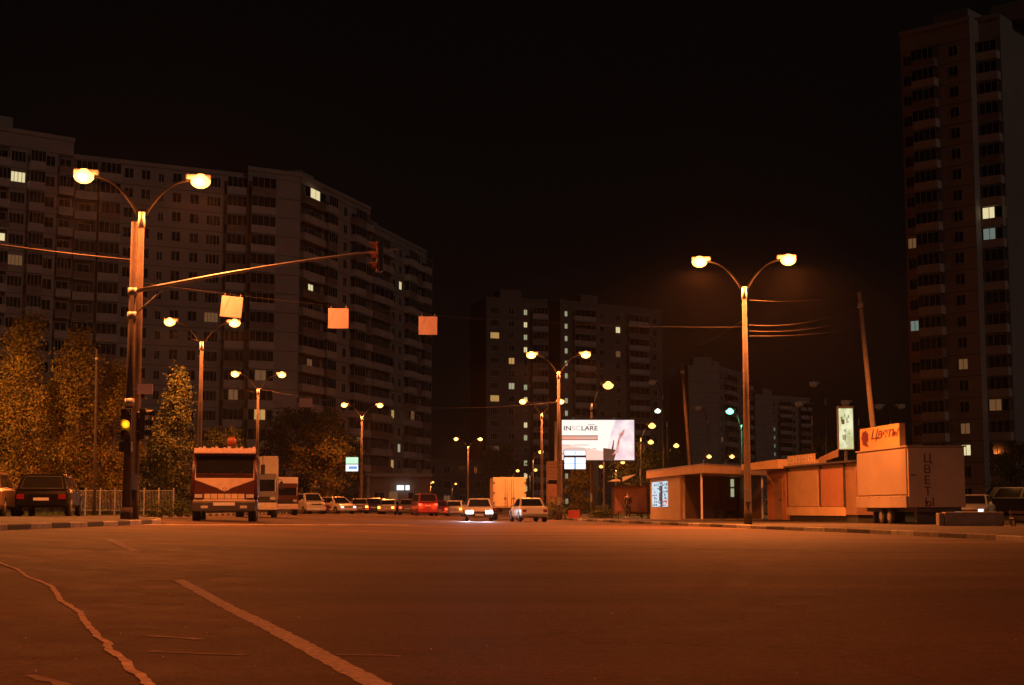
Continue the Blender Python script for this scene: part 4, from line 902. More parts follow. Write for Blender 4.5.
cab_truck(gp(283, 100), street_yaw(-0.17, 1), 'small white box lorry, third vehicle along the left kerb', 'cab_red', 'white_panel', 2.55, W=2.0, cabH=2.1, Lb=3.6, group=GL)
# cream box truck seen from the rear
bt = thing('box_truck', gp(509.5, 106), radians(3), 'cream box truck seen from its closed rear doors in the middle of the picture', 'truck')
mb = MB(); mb.rbox(-1.17, 1.17, 0, 5.5, 0.85, 3.0, 'cream_panel', 0.03); mb.build('cargo_box', bt)
for s in (-1, 1):
    mb = MB(); x0, x1 = (0.02, 1.08) if s > 0 else (-1.08, -0.02); mb.box(x0, x1, -0.04, -0.004, 0.95, 2.9, 'cream_panel')
    d = mb.build('rear_door', bt); mb = MB(); mb.tube([(s * 0.30, -0.07, 0.95), (s * 0.30, -0.07, 2.9)], 0.018, 'steel', 6); mb.tube([(s * 0.15, -0.07, 0.95), (s * 0.15, -0.07, 2.9)], 0.018, 'steel', 6); mb.box(s * 0.3 - 0.1, s * 0.3 + 0.1, -0.1, -0.06, 1.5, 1.54, 'darksteel'); mb.build('lock_bar', d)
    mb = MB()
    for z in (1.2, 1.9, 2.6): mb.box(min(s * 1.02, s * 1.16), max(s * 1.02, s * 1.16), -0.06, -0.041, z - 0.04, z + 0.04, 'darksteel')
    mb.build('hinge', d)
    mb = MB(); mb.rbox(min(s * .85, s * 1.12), max(s * .85, s * 1.12), -0.02, 0.06, 0.66, 0.78, 'tail_off', 0.015); mb.build('tail_light', bt)
    for y in (1.4, 6.2): wheel(bt, s * 0.92, y, 0.42, 0.28)
mb = MB(); mb.rbox(-1.0, 1.0, 5.62, 7.4, 0.5, 2.3, 'white_panel', 0.12); mb.build('cab', bt)
mb = MB(); mb.box(-0.4, 0.4, 0.1, 6.6, 0.5, 0.85, 'darksteel'); mb.box(-1.1, 1.1, 0.0, 0.1, 0.45, 0.56, 'darksteel'); mb.build('chassis', bt)
# ------------------------------------------------------------------ billboard
by = 123.0; a = P(562, 460, by); b = P(634, 420, by)
bb = thing('billboard', (XW(595.5, by), by, KH), 0, 'large brightly lit billboard on a single post behind a street lamp', 'billboard')
ox, oz = bb.location.x, bb.location.z; x0, x1, z0, z1 = a.x - ox, b.x - ox, a.z - oz, b.z - oz; W_ = x1 - x0; H_ = z1 - z0
mb = MB(); mb.tube([(0, 0.25, 0), (0, 0.25, z0 + 0.2)], 0.24, 'pole', 14); mb.box(-0.6, 0.6, 0, 0.8, 0, 0.25, 'concrete'); mb.build('post', bb)
mb = MB(); mb.box(x0 - 0.1, x1 + 0.1, 0.04, 0.4, z0 - 0.12, z1 + 0.12, 'darksteel'); mb.build('frame', bb)
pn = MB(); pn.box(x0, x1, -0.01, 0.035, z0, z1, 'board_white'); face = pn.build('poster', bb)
def bx(u, v): return (x0 + u * W_, z0 + v * H_)      # u,v on the poster
def flat(parent, pts, m, y, nm):
    q = MB(); q.add([(bx(u, v)[0], y, bx(u, v)[1]) for u, v in pts], [tuple(range(len(pts)))], m); return q.build(nm, parent)
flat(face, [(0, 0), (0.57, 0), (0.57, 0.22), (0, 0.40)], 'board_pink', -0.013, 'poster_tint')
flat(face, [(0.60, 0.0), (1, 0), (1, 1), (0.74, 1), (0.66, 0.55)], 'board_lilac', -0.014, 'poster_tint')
flat(face, [(0.57, 0.0), (0.72, 0), (0.76, 0.25), (0.66, 0.28), (0.57, 0.30)], 'board_brown', -0.018, 'poster_figure')
flat(face, [(0.66, 0.06), (0.71, 0.48), (0.725, 0.52), (0.70, 0.05)], 'board_brown', -0.020, 'poster_figure')
flat(face, [(0.69, 0.12), (0.74, 0.24), (0.80, 0.66), (0.87, 0.78), (0.86, 0.66), (0.80, 0.50), (0.775, 0.18)], 'board_rose', -0.022, 'poster_figure')
flat(face, [(0.0, 0.51), (0.50, 0.51), (0.50, 0.60), (0.0, 0.60)], 'board_bar', -0.016, 'poster_bar')
flat(face, [(0.0, 0.595), (0.50, 0.595), (0.50, 0.615), (0.0, 0.615)], 'board_text', -0.017, 'poster_bar')
flat(face, [(0.0, 0.495), (0.50, 0.495), (0.50, 0.512), (0.0, 0.512)], 'board_text', -0.017, 'poster_bar')
R90 = Matrix.Rotation(pi / 2, 4, 'X')
def btext(t, u, v, size, m, w=None):
    me = text_mesh(t, size, m, 0.006, bold=0.015); xs = [q.co.x for q in me.vertices]; sx = (w * W_ / (max(xs) - min(xs))) if w else 1
    put_mesh('lettering', me, face, Matrix.Translation((bx(u, v)[0], -0.022, bx(u, v)[1])) @ R90 @ Matrix.Diagonal((sx, 1, 1, 1)))
btext('IN', 0.02, 0.74, 0.52, 'board_text', 0.10); btext('SC', 0.135, 0.74, 0.52, 'board_text_pale', 0.12); btext('LARE', 0.265, 0.74, 0.52, 'board_text', 0.225)
for (u, v, w_) in ((0.02, 0.36, 0.10), (0.15, 0.36, 0.22), (0.03, 0.27, 0.30), (0.36, 0.27, 0.03), (0.42, 0.27, 0.06), (0.36, 0.87, 0.10), (0.22, 0.535, 0.24)):
    flat(face, [(u, v), (u + w_, v), (u + w_, v + 0.028), (u, v + 0.028)], 'board_text_pale', -0.019, 'poster_line')
mb = MB(); s0 = P(554.6, 461, by + 0.6).x - ox; s1 = P(559, 461, by + 0.6).x - ox; mb.box(s0, s1, 0.55, 0.65, z0 - 0.1, z1 - 0.1, 'white_panel'); mb.box(s1, x0 + 0.6, 0.58, 0.62, z0 + 1, z0 + 1.1, 'steel'); mb.build('side_board', bb)
for u in (0.16, 0.72):
    mb = MB(); x = x0 + u * W_; mb.tube([(x, 0.1, z1 + 0.1), (x, -0.5, z1 + 0.22)], 0.03, 'steel', 6); mb.rbox(x - 0.16, x + 0.16, -0.62, -0.42, z1 + 0.14, z1 + 0.30, 'darksteel', 0.03); mb.build('floodlight', bb)
# lightbox on the street lamp at the board's corner
c0 = P(564.5, 469, 99.0); c1 = P(585.5, 450.5, 99.0)
lb = thing('lightbox_sign', (c0.x, 99.0, c0.z), 0, 'blue-white glowing lightbox in two panels hung before the lower left corner of the billboard', 'sign')
w_, h_ = c1.x - c0.x, c1.z - c0.z
mb = MB(); mb.box(-0.04, w_ + 0.04, 0, 0.2, -0.04, h_ + 0.04, 'darksteel'); mb.box(-0.35, -0.04, 0.08, 0.12, h_ * 0.2, h_ * 0.2 + 0.05, 'steel'); mb.box(-0.35, -0.04, 0.08, 0.12, h_ * 0.8, h_ * 0.8 + 0.05, 'steel'); mb.build('case', lb)
mb = MB(); mb.box(0, w_, -0.02, -0.002, 0, h_ * 0.62, 'screen_white'); mb.build('lower_panel', lb)
mb = MB(); mb.box(0, w_, -0.02, -0.002, h_ * 0.74, h_, 'screen_white'); mb.build('upper_panel', lb)
mb = MB(); mb.box(w_ * 0.46, w_ * 0.54, -0.03, -0.021, 0, h_ * 0.62, 'screen_blue'); mb.box(0, w_, -0.03, -0.021, h_ * 0.29, h_ * 0.32, 'screen_blue'); mb.box(w_ * .48, w_ * .53, -0.03, -0.021, h_ * 0.78, h_ * .96, 'screen_blue'); mb.build('panel_marks', lb)
# small lit sign on far left
c0 = P(345.5, 471.5, 151.5); c1 = P(358.5, 457, 151.5); w_, h_ = c1.x - c0.x, c1.z - c0.z
lb = thing('lightbox_sign', (c0.x, 151.5, c0.z), 0, 'small lit sign, greenish white above and blue below, beside a far lamp', 'sign')
mb = MB(); mb.box(0, w_, 0, 0.15, 0, h_, 'darksteel'); mb.box(w_, w_ + 0.45, 0.05, 0.09, h_ * .5, h_ * .55, 'steel'); mb.build('case', lb)
mb = MB(); mb.box(0.03, w_ - 0.03, -0.02, -0.002, h_ * 0.54, h_ - 0.03, 'screen_green'); mb.build('upper_panel', lb)
mb = MB(); mb.box(0.03, w_ - 0.03, -0.02, -0.002, 0.03, h_ * 0.48, 'screen_white'); mb.build('lower_panel', lb)
mb = MB(); mb.box(0.32, w_ - 0.12, -0.03, -0.021, h_ * 0.17, h_ * 0.36, 'screen_blue'); mb.add([(0.1, -0.03, h_ * .12), (0.2, -0.03, h_ * .05), (0.2, -0.03, h_ * .2)], [(0, 1, 2)], 'screen_blue'); mb.build('arrow_mark', lb)
# far kiosk frame behind the bush
fk = thing('signboard', (XW(554.5, 118), 118, KH), 0, 'dark slatted board on two posts left of the lightbox', 'signboard')
mb = MB(); mb.box(-0.62, -0.54, 0, 0.08, 0, 4.4, 'kiosk_brown'); mb.box(0.54, 0.62, 0, 0.08, 0, 4.4, 'kiosk_brown'); mb.build('post', fk)
mb = MB()
for k in range(6): mb.box(-0.62, 0.62, -0.03, -0.002, 2.9 + k * 0.25, 3.12 + k * 0.25, 'kiosk_brown')
mb.build('board', fk); mb = MB(); mb.box(-0.54, 0.54, 0.02, 0.05, 0.3, 2.6, 'kiosk_red'); mb.build('lower_panel', fk)
# ------------------------------------------------------------------ pavilion (shop front + open shelter)
pA = Vector(XY(650.5, 94)); pB = Vector(XY(704, 80)); pC = Vector(XY(764, 86)); 
pav = thing('pavilion', (pB.x, pB.y, KH), 0, 'long low pavilion with a lit shop window and an open porch', 'kiosk')
def L2(p): return Vector((p[0] - pB.x, p[1] - pB.y))
A, B, C = L2(pA), L2(pB), L2(pC); D = A + (C - B)
PH = 2.95
def wallseg(mb, p, q, z0, z1, t, m):   # vertical slab from p to q, thickness t to the left of p->q
    d = (q - p).normalized(); n = Vector((-d.y, d.x)) * t
    vs = [(p.x, p.y, z0), (q.x, q.y, z0), (q.x + n.x, q.y + n.y, z0), (p.x + n.x, p.y + n.y, z0)]; vs += [(v[0], v[1], z1) for v in vs]
    mb.add(vs, [(0, 3, 2, 1), (4, 5, 6, 7), (0, 1, 5, 4), (1, 2, 6, 5), (2, 3, 7, 6), (3, 0, 4, 7)], m)
mb = MB(); e = 0.35
def out_(p, k): c = (A + B + C + D) / 4; v = (p - c); return p + v.normalized() * k
Rf = [out_(p, e) for p in (A, B, C, D)]
vs = [(p.x, p.y, PH - 0.42) for p in Rf] + [(p.x, p.y, PH) for p in Rf]
mb.add(vs, [(0, 3, 2, 1), (4, 5, 6, 7)] + [(i, (i + 1) % 4, 4 + (i + 1) % 4, 4 + i) for i in range(4)], 'shop_fascia')
Rg = [out_(p, e + .04) for p in (A, B, C, D)]
vs = [(p.x, p.y, PH + 0.002) for p in Rg] + [(p.x, p.y, PH + 0.07) for p in Rg]
mb.add(vs, [(0, 3, 2, 1), (4, 5, 6, 7)] + [(i, (i + 1) % 4, 4 + (i + 1) % 4, 4 + i) for i in range(4)], 'steel'); mb.build('roof', pav)
S0 = A.lerp(B, 0.64)          # shop front end
mb = MB(); wallseg(mb, A, S0, 0, 0.75, 0.15, 'shop_wall'); wallseg(mb, A, S0, 2.28, PH - 0.43, 0.15, 'shop_wall')
wallseg(mb, A, A.lerp(B, 0.03), 0.75, 2.28, 0.15, 'shop_wall'); wallseg(mb, A.lerp(B, 0.36), S0, 0.75, 2.28, 0.15, 'shop_wall')
X1 = S0 + (C - B); wallseg(mb, S0, X1, 0, PH - 0.43, 0.15, 'kiosk_brown'); wallseg(mb, D, C, 0, PH - 0.43, -0.15, 'kiosk_brown'); wallseg(mb, D, A, 0, PH - 0.43, 0.15, 'shop_wall'); mb.build('wall', pav)
mb = MB(); vs = [(p.x, p.y, 0.0) for p in (S0, B, C, X1)] + [(p.x, p.y, 0.08) for p in (S0, B, C, X1)]
mb.add(vs, [(4, 5, 6, 7), (0, 1, 5, 4), (1, 2, 6, 5), (2, 3, 7, 6)], 'concrete'); mb.build('porch_floor', pav)
for p in (A.lerp(B, 0.965), B.lerp(C, 0.97)):
    mb = MB(); mb.box(p.x - 0.05, p.x + 0.05, p.y - 0.05, p.y + 0.05, 0.08, PH - 0.42, 'white_panel'); mb.build('column', pav)
sw = MB(); u0, u1 = 0.035, 0.355; wallseg(sw, A.lerp(B, u0), A.lerp(B, u1), 0.76, 2.27, 0.03, 'shelf_blue')
swo = sw.build('shop_window', pav); dvec = (B - A).normalized(); nvec = Vector((dvec.y, -dvec.x))
mb = MB(); rr = random.Random(3)
for k in range(9):
    u = u0 + (u1 - u0) * (k + 0.5) / 9
    if k in (4, 5): m_ = 'shelf_dark'
    else: m_ = 'shelf_white'
    p = A.lerp(B, u); q = A.lerp(B, u + (u1 - u0) / 9 * 0.85); s_ = nvec * 0.02; wallseg(mb, p + s_, q + s_, 0.80 if m_ != 'shelf_dark' else 0.77, 2.22, 0.01, m_)
    for j in range(7):
        z = 0.82 + j * 0.2; s_ = nvec * 0.035; a2 = p.lerp(q, rr.uniform(0.1, 0.4)); b2 = p.lerp(q, rr.uniform(0.6, 0.95)); wallseg(mb, a2 + s_, b2 + s_, z, z + rr.uniform(0.04, 0.14), 0.01, rr.choice(['shelf_dark', 'shelf_blue', 'shelf_dark']))
mb.build('goods', swo)
mb = MB(); c = A.lerp(B, 0.32) + nvec * 0.05; pts = [(c.x + dvec.x * 0.42 * cos(t), c.y + dvec.y * 0.42 * cos(t), 1.0 + 0.16 * sin(t)) for t in [pi * k / 8 - pi / 2 for k in range(17)]]; mb.tube(pts, 0.025, 'shelf_red', 6); mb.build('neon_ring', swo)
mb = MB(); p = B.lerp(C, 0.56) + (D - C).normalized() * 0; 
# slit windows in the back wall of the porch
q0 = D.lerp(C, 0.60); wq = Vector(((C - D).normalized().y, -(C - D).normalized().x)) * 0.16
w1 = X1.lerp(C, 0.0)
slit = S0.lerp(X1, 0.82); dS = (X1 - S0).normalized(); nS = Vector((dS.y, -dS.x)) * 0.02
wallseg(mb, slit + nS, slit + dS * 0.42 + nS, 1.35, 1.85, 0.01, 'lit_white'); wallseg(mb, slit + nS, slit + dS * 0.42 + nS, 1.95, 2.4, 0.01, 'lit_white'); mb.build('slit_window', pav)
mb = MB(); bpos = S0.lerp(X1, 0.5) + nS * 10; wallseg(mb, bpos, bpos + dS * 1.6, 0.08 + 0.42, 0.08 + 0.47, -0.4, 'wood')
wallseg(mb, bpos + dS * .1, bpos + dS * .15, 0.08, 0.5, -0.38, 'darksteel'); wallseg(mb, bpos + dS * 1.4, bpos + dS * 1.45, 0.08, 0.5, -0.38, 'darksteel'); o = mb.build('waiting_bench'); o.location = pav.location; tag(o, 'plain wooden bench in the open porch of the pavilion', 'bench')
# ------------------------------------------------------------------ street kiosk row
def face_pt(px, Y): return Vector(XY(px, Y))
k0 = face_pt(857, 68.6); k1 = face_pt(788, 78.5)
d = (k1 - k0); Lk = d.length; rzk = atan2(d.y, d.x)          # local +x runs away along the street, local +y = to the road side
kio = thing('street_kiosk', (k0.x, k0.y, KH), rzk, 'shuttered ochre and red market kiosk left of the cream trailer', 'kiosk')
KHH = 2.75
mb = MB(); mb.box(0, Lk, -2.1, 0, 0.35, KHH, 'kiosk_brown'); mb.build('body', kio)
mb = MB(); mb.box(0.1, Lk - 0.1, -2.0, -0.08, 0.0, 0.35, 'darksteel'); mb.build('plinth', kio)
def fx(px):   # position along the kiosk front seen at column px
    lo, hi = -3.0, Lk + 5
    for _ in range(50):
        m_ = (lo + hi) / 2; p = k0 + d.normalized() * m_; q = CX + F * p.x / (p.y * cos(TH) + (1.5) * sin(TH))
        if q > px: lo = m_
        else: hi = m_
    return lo
ga, gb, gc, gd, ge = fx(845), fx(821.5), fx(818.5), fx(789), fx(843)
mb = MB(); mb.box(ga, gb, 0.002, 0.05, 0.75, KHH - 0.22, 'kiosk_red'); mb.build('shutter', kio)
mb = MB(); mb.box(gc, gd, 0.002, 0.06, 0.75, KHH - 0.22, 'kiosk_orange'); mb.build('shutter', kio)
mb = MB(); mb.box(ga, gd, 0.002, 0.14, 0.30, 0.72, 'shop_fascia'); mb.build('counter_panel', kio)
for g in (ga - 0.06, gb + 0.02, gd): mb = MB(); mb.box(g, g + 0.07, 0.002, 0.10, 0.73, KHH + 0.02, 'darksteel'); mb.build('frame_post', kio)
mb = MB(); mb.box(-0.1, Lk + 0.1, -2.2, 0.22, KHH, KHH + 0.08, 'darksteel'); mb.build('roof', kio)
mb = MB(); sA, sB = fx(819), fx(792); mb.box(sA, sB, 0.16, 0.22, KHH + 0.085, KHH + 0.58, 'shop_fascia')
sg2 = mb.build('roof_sign', kio)
mb = MB()
for k in range(4):
    x = sA + 0.25 + k * (sB - sA - 0.3) / 4; ww = (sB - sA) / 4 * 0.62
    for (a_, b_, c_, d_) in ((x, x + ww, .20, .25), (x, x + ww, .42, .47), (x, x + .06, .25, .42), (x + ww - .06, x + ww, .25, .42)): mb.box(a_, b_, 0.222, 0.235, KHH + a_ * 0 + c_, KHH + d_, 'white_panel')
mb.build('lettering', sg2)
# raised slanted letter board between the sign and the trailer
mb = MB(); p0 = fx(841); p1 = fx(822)
mb.add([(p0, 0.1, KHH + 0.30), (p1, 0.1, KHH + 0.10), (p1, 0.1, KHH + 0.34), (p0, 0.1, KHH + 0.66), (p0, 0.14, KHH + 0.30), (p1, 0.14, KHH + 0.10), (p1, 0.14, KHH + 0.34), (p0, 0.14, KHH + 0.66)], [(0, 1, 2, 3), (7, 6, 5, 4), (0, 4, 5, 1), (1, 5, 6, 2), (2, 6, 7, 3), (3, 7, 4, 0)], 'kiosk_brown'); mb.build('slanted_board', kio)
# canopy kiosk next in the row
k2 = k1 + d.normalized() * 0.35
kb = thing('street_kiosk', (k2.x, k2.y, KH), rzk, 'narrow reddish kiosk with a jutting canopy right of the tall lamp post', 'kiosk')
L3 = 3.2; mb = MB(); mb.box(0, L3, -2.0, 0, 0.05, 2.7, 'kiosk_red'); mb.build('body', kb)
mb = MB(); mb.box(L3 * 0.15, L3 * 0.55, 0.002, 0.03, 0.1, 2.2, 'kiosk_brown'); dr = mb.build('door', kb); mb = MB(); mb.box(L3 * 0.2, L3 * 0.24, 0.03, 0.06, 1.0, 1.15, 'chrome'); mb.build('handle', dr)
mb = MB(); mb.add([(-0.4, 0.5, 2.72), (L3 + 0.4, 1.3, 2.72), (L3 + 0.4, -2.1, 2.72), (-0.4, -2.1, 2.72), (-0.4, 0.5, 3.2), (L3 + 0.4, 1.3, 3.05), (L3 + 0.4, -2.1, 3.1), (-0.4, -2.1, 3.2)], [(3, 2, 1, 0), (4, 5, 6, 7), (0, 1, 5, 4), (1, 2, 6, 5), (2, 3, 7, 6), (3, 0, 4, 7)], 'shop_fascia'); mb.build('canopy', kb)
# ------------------------------------------------------------------ flower trailer
t0 = face_pt(909.5, 60.5); t1 = face_pt(858.5, 66.8); td = t1 - t0; Lt = td.length; rt = atan2(td.y, td.x)
tr = thing('flower_trailer', (t0.x, t0.y, KH), rt, 'cream market trailer on twin wheels with a roof sign and vertical lettering', 'trailer')
# local: +x away along the long side, +y towards the road, body on -y side
zb, ztp = 0.68, 3.10
mb = MB(); mb.rbox(0, Lt, -2.35, 0, zb, ztp, 'trailer_side', 0.03); mb.build('body', tr)
mb = MB(); mb.rbox(0.12, Lt - 0.1, 0.002, 0.05, zb + 0.52, ztp - 0.08, 'trailer', 0.015); mb.build('serving_hatch', tr)
mb = MB(); mb.rbox(0.02, Lt - 0.02, 0.002, 0.12, zb - 0.02, zb + 0.46, 'trailer', 0.02)
for k in range(5): x = 0.5 + k * (Lt - 1) / 4; mb.box(x - 0.04, x + 0.04, 0.121, 0.135, zb + 0.40, zb + 0.44, 'darksteel')
mb.build('counter_flap', tr)
mb = MB(); mb.box(-0.05, Lt + 0.05, -2.4, 0.06, ztp + 0.002, ztp + 0.06, 'trailer'); mb.build('roof', tr)
mb = MB(); sx0, sx1 = 1.05, Lt - 0.3; mb.box(sx0, sx1, -0.30, -0.05, ztp + 0.062, ztp + 1.02, 'sign_yellow'); rs = mb.build('roof_sign', tr)
me = text_mesh('Цветы', 0.62, 'red_paint', 0.006, 0.35, spacing=0.92); xs = [v.co.x for v in me.vertices]; sc = (sx1 - sx0) * 0.70 / (max(xs) - min(xs))
# reading direction on the road face: from far (left in view) to near
put_mesh('lettering', me, rs, Matrix.Translation((sx1 - (sx1 - sx0) * 0.28, -0.042, ztp + 0.50)) @ Matrix.Rotation(pi, 4, 'Z') @ R90 @ Matrix.Diagonal((sc, 0.95, 1, 1)))
mb = MB(); cc = (sx1 - (sx1 - sx0) * 0.14, ztp + 0.62)
for k in range(7):
    a_ = k * 2 * pi / 7; r_ = 0.20; mb.add([(cc[0] + 1.6 * r_ * cos(a_) + 1.3 * 0.15 * cos(t), -0.044, cc[1] + r_ * sin(a_) + 0.11 * sin(t)) for t in [q * pi / 4 for q in range(8)]], [tuple(range(8))], 'red_paint')
mb.add([(cc[0] + .25 * cos(t), -0.045, cc[1] + .12 * sin(t)) for t in [q * pi / 4 for q in range(8)]], [tuple(range(8))], 'red_paint')
mb.add([(cc[0] - .5, -0.045, cc[1] - .45), (cc[0] + .4, -0.045, cc[1] - .3), (cc[0] + .0, -0.045, cc[1] - .1)], [(0, 1, 2)], 'red_paint'); mb.build('flower_emblem', rs)
# vertical letters on the end face (faces the camera: local -x)
for k, ch in enumerate('ЦВЕТЫ'):
    me = text_mesh(ch, 0.50, 'red_paint', 0.006); z = ztp - 0.62 - k * 0.44
    o = put_mesh('letter', me, tr, Matrix.Translation((-0.008, -0.62, z)) @ Matrix.Rotation(-pi / 2, 4, 'Z') @ R90 @ Matrix.Diagonal((1.0, 0.95, 1, 1)))
for x in (Lt * 0.42, Lt * 0.42 + 1.0):
    for y in (-0.2, -2.1):
        # wheels with axle along local y
        key = 'tw'
        if key not in WM:
            q = MB(); q.tube([(0, -0.11, 0), (0, -0.08, 0), (0, 0.08, 0), (0, 0.11, 0)], [0.29, 0.32, 0.32, 0.29], 'rubber', 24); r_ = MB()
            for s in (-1, 1): r_.tube([(0, s * 0.112, 0), (0, s * 0.13, 0)], [0.20, 0.16], 'rim', 18)
            WM[key] = (q.mesh('tyre'), r_.mesh('rim'))
        a_ = bpy.data.objects.new('wheel', WM[key][0]); COL.objects.link(a_); a_.parent = tr; a_.location = (x, y, 0.32); b_ = bpy.data.objects.new('rim', WM[key][1]); COL.objects.link(b_); b_.parent = a_
mb = MB(); mb.box(0.1, Lt - 0.1, -2.2, -0.35, 0.5, zb - 0.002, 'darksteel'); mb.box(0.3, 0.4, -2.0, -0.4, 0.0, 0.5, 'darksteel'); mb.box(Lt - 0.6, Lt - 0.5, -1.9, -0.5, 0.0, 0.5, 'darksteel'); mb.build('chassis', tr)
mb = MB(); mb.box(-0.03, -0.002, -0.3, -0.1, 1.95, 1.99, 'darksteel'); mb.build('latch', tr)
# ------------------------------------------------------------------ vertical advert, concrete wall, bench
c0 = P(839.5, 449, 86); c1 = P(852.5, 408.5, 86); ad_ = thing('advert_pillar', ((c0.x + c1.x) / 2, 86, KH), 0, 'narrow upright lightbox glowing yellowish white above the kiosks', 'advert')
w_ = c1.x - c0.x; z0, z1 = c0.z - KH, c1.z - KH
mb = MB(); mb.tube([(0, 0.15, 0), (0, 0.15, z0)], 0.09, 'steel', 10); mb.build('post', ad_)
mb = MB(); mb.box(-w_ / 2 - 0.05, w_ / 2 + 0.05, 0, 0.3, z0 - 0.05, z1 + 0.14, 'shop_wall'); mb.build('case', ad_)
mb = MB(); mb.box(-w_ / 2, w_ / 2, -0.02, -0.002, z0, z1, 'shelf_yellow'); lp = mb.build('lit_panel', ad_)
mb = MB(); rr = random.Random(9)
for k in range(16):
    x = rr.uniform(-w_ * .35, w_ * .2); z = rr.uniform(z0 + .1, z1 - .3); mb.box(x, x + rr.uniform(.05, .2), -0.026 - k * .0004, -0.021 - k * .0004, z, z + rr.uniform(.05, .3), rr.choice(['board_text_pale', 'lit_dim', 'lit_white']))
mb.build('panel_picture', lp)
for i, (px0, px1, Y, lab) in enumerate([(945, 1004, 54.5, 'long low weathered concrete barrier on the pavement right of the trailer')]):
    a = XW(px0, Y); b = XW(px1, Y); mb = MB(); mb.rbox(0, b - a, 0, 0.45, 0, 0.50, 'concrete', 0.04); mb.rbox(-0.22, -0.02, 0.02, 0.43, 0, 0.46, 'kerb_grey', 0.03); o = mb.build('concrete_barrier'); o.location = (a, Y, KH); tag(o, lab, 'barrier')
bn = thing('slatted_bench', (XW(1022, 54), 54, KH), 0, 'slatted wooden bench cut by the right edge', 'bench')
for k in range(3): mb = MB(); mb.box(-0.35, 0.9, 0.30 + 0.01 * k, 0.33 + 0.01 * k, 0.10 + k * 0.17, 0.20 + k * 0.17, 'wood'); mb.build('back_slat', bn)
mb = MB(); mb.box(-0.35, 0.9, -0.1, 0.28, 0.26, 0.30, 'wood'); mb.build('seat', bn)
for x in (-0.3, 0.8): mb = MB(); mb.box(x, x + 0.05, -0.05, 0.29, 0, 0.26, 'darksteel'); mb.box(x, x + 0.05, 0.345, 0.38, 0, 0.58, 'darksteel'); mb.build('leg', bn)
# ------------------------------------------------------------------ bus shelter, crate, person
sh = thing('bus_shelter', (XW(631, 101), 101, KH), radians(-4), 'dark bus shelter with a pale upturned roof edge left of the pavilion', 'bus shelter')
for x in (-1.25, 1.15):
    for y in (0, 1.4): mb = MB(); mb.box(x - 0.04, x + 0.04, y - 0.04, y + 0.04, 0, 2.35, 'darksteel'); mb.build('post', sh)
mb = MB(); mb.box(-1.2, 1.1, 1.45, 1.5, 0.3, 2.2, 'kiosk_red'); mb.build('back_panel', sh)
mb = MB(); mb.add([(-1.6, -0.4, 2.40), (1.4, -0.4, 2.40), (1.4, 1.7, 2.40), (-1.6, 1.7, 2.40), (-1.6, -0.4, 2.46), (1.4, -0.4, 2.46), (1.4, 1.7, 2.46), (-1.6, 1.7, 2.46)], [(3, 2, 1, 0), (4, 5, 6, 7), (0, 1, 5, 4), (1, 2, 6, 5), (2, 3, 7, 6), (3, 0, 4, 7)], 'darksteel'); mb.build('roof', sh)
mb = MB(); mb.prism([(-0.55, 2.47), (-0.55, 2.75), (0.35, 2.95), (0.1, 2.80)], -0.45, -0.40, 'white_panel'); mb.prism([(-1.55, 2.47), (-1.1, 2.62), (-0.7, 2.60), (-0.7, 2.47)], -0.45, -0.40, 'white_panel'); mb.build('roof_edge', sh)
mb = MB(); mb.box(-1.0, 0.9, 1.0, 1.35, 0.42, 0.48, 'wood'); mb.box(-0.9, -0.8, 1.05, 1.3, 0, 0.42, 'darksteel'); mb.box(0.7, 0.8, 1.05, 1.3, 0, 0.42, 'darksteel'); mb.build('bench_seat', sh)
mb = MB(); mb.rbox(-0.42, 0.42, -0.3, 0.3, 0, 0.55, 'crate_red', 0.03)
for z in (0.15, 0.3, 0.45): mb.box(-0.38, 0.38, -0.312, -0.301, z - 0.015, z + 0.015, 'darksteel')
o = mb.build('street_bin_box'); o.location = gp(574, 108, KH); tag(o, 'low red box on the verge under the lightbox', 'box')
def skin_body(name, verts, edges, radii, m, root):
    me = bpy.data.meshes.new(name); me.from_pydata(verts, edges, []); o = bpy.data.objects.new(name, me); COL.objects.link(o)
    md = o.modifiers.new('skin', 'SKIN'); sd = o.modifiers.new('sub', 'SUBSURF'); sd.levels = sd.render_levels = 1
    for i, r in enumerate(radii): me.skin_vertices[0].data[i].radius = (r, r * 0.85) if not isinstance(r, tuple) else r
    me.skin_vertices[0].data[0].use_root = True
    dg = bpy.context.evaluated_depsgraph_get(); m2 = bpy.data.meshes.new_from_object(o.evaluated_get(dg)); bpy.data.objects.remove(o)
    m2.materials.clear(); m2.materials.append(M[m])
    for p in m2.polygons: p.use_smooth = True
    q = bpy.data.objects.new(name, m2); COL.objects.link(q); q.parent = root; return q
pr = thing('person', (XW(628, 100.2), 100.2, KH), radians(15), 'person in a dark coat standing under the dark bus shelter', 'person')
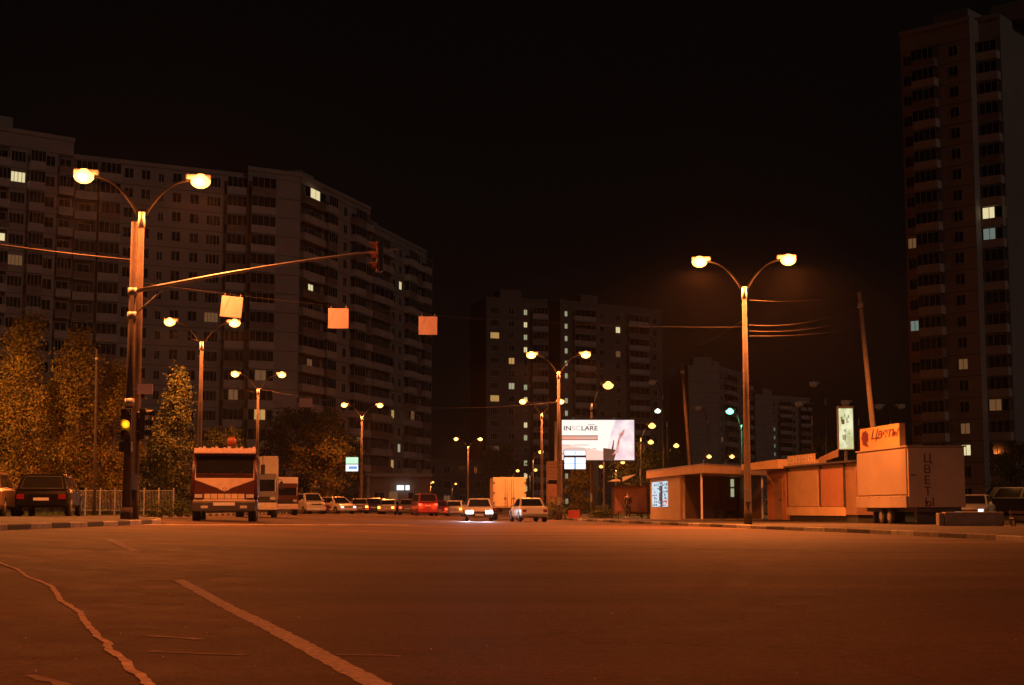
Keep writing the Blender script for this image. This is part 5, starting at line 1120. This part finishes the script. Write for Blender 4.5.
# continuous body: pelvis 0
V = [(0, 0, .95), (0, 0, 1.15), (0, 0, 1.38), (0, -.01, 1.50), (0, -.03, 1.60), (0, -.03, 1.70),
     (.17, 0, 1.40), (.23, -.02, 1.13), (.24, -.10, .90), (.24, -.13, .82), (-.17, 0, 1.40), (-.23, -.02, 1.13), (-.22, -.10, .90), (-.21, -.13, .82),
     (.10, 0, .88), (.11, -.02, .50), (.12, .02, .09), (.13, -.12, .04), (-.10, 0, .88), (-.12, -.03, .50), (-.13, .02, .09), (-.14, -.12, .04)]
E = [(0, 1), (1, 2), (2, 3), (3, 4), (4, 5), (2, 6), (6, 7), (7, 8), (8, 9), (2, 10), (10, 11), (11, 12), (12, 13), (0, 14), (14, 15), (15, 16), (16, 17), (0, 18), (18, 19), (19, 20), (20, 21)]
Rr = [.15, .14, .16, .055, .085, .075, .07, .05, .035, .035, .07, .05, .035, .035, .10, .065, .045, .04, .10, .065, .045, .04]
skin_body('body', V, E, Rr, 'skin', pr)
cv = V[:3] + V[6:9] + V[10:13]; skin_body('coat', [V[0][:2] + (.72,), V[0], V[1], V[2], V[6], V[7], (V[8]), V[10], V[11], V[12]], [(0, 1), (1, 2), (2, 3), (3, 4), (4, 5), (5, 6), (3, 7), (7, 8), (8, 9)], [.19, .18, .165, .18, .085, .065, .052, .085, .065, .052], 'cloth_dark', pr)
skin_body('trousers', [V[0], V[14], V[15], (.12, .02, .12), V[18], V[19], (-.13, .02, .12)], [(0, 1), (1, 2), (2, 3), (0, 4), (4, 5), (5, 6)], [.16, .115, .08, .06, .115, .08, .06], 'cloth_jeans', pr)
mb = MB(); mb.ell((0, 0.0, 1.70), 0.095, 0.105, 0.10, 'hair', 12, 8); mb.build('hair', pr)
# ------------------------------------------------------------------ thin haze added so the lamps glow
mb = MB(); mb.box(-170, 170, -45, 620, -1.05, 90, 'black'); hz = mb.build('added_haze'); hz['kind'] = 'stuff'; hz.data.materials.clear()
hm = bpy.data.materials.new('lamp_glow_haze'); hm.use_nodes = True; n_ = hm.node_tree; n_.nodes.remove(n_.nodes['Principled BSDF'])
pv_ = n_.nodes.new('ShaderNodeVolumePrincipled'); pv_.inputs['Color'].default_value = (0.8, 0.78, 0.75, 1); pv_.inputs['Density'].default_value = 0.00012; pv_.inputs['Anisotropy'].default_value = 0.7
n_.links.new(pv_.outputs[0], n_.nodes['Material Output'].inputs['Volume']); hz.data.materials.append(hm)
S.cycles.volume_bounces = 0
# ------------------------------------------------------------------ render settings
S.render.engine = 'CYCLES'; S.cycles.max_bounces = 5; S.cycles.diffuse_bounces = 2; S.cycles.glossy_bounces = 3; S.cycles.transmission_bounces = 2
S.cycles.use_denoising = True; S.cycles.sample_clamp_indirect = 3.0; S.cycles.use_light_tree = True
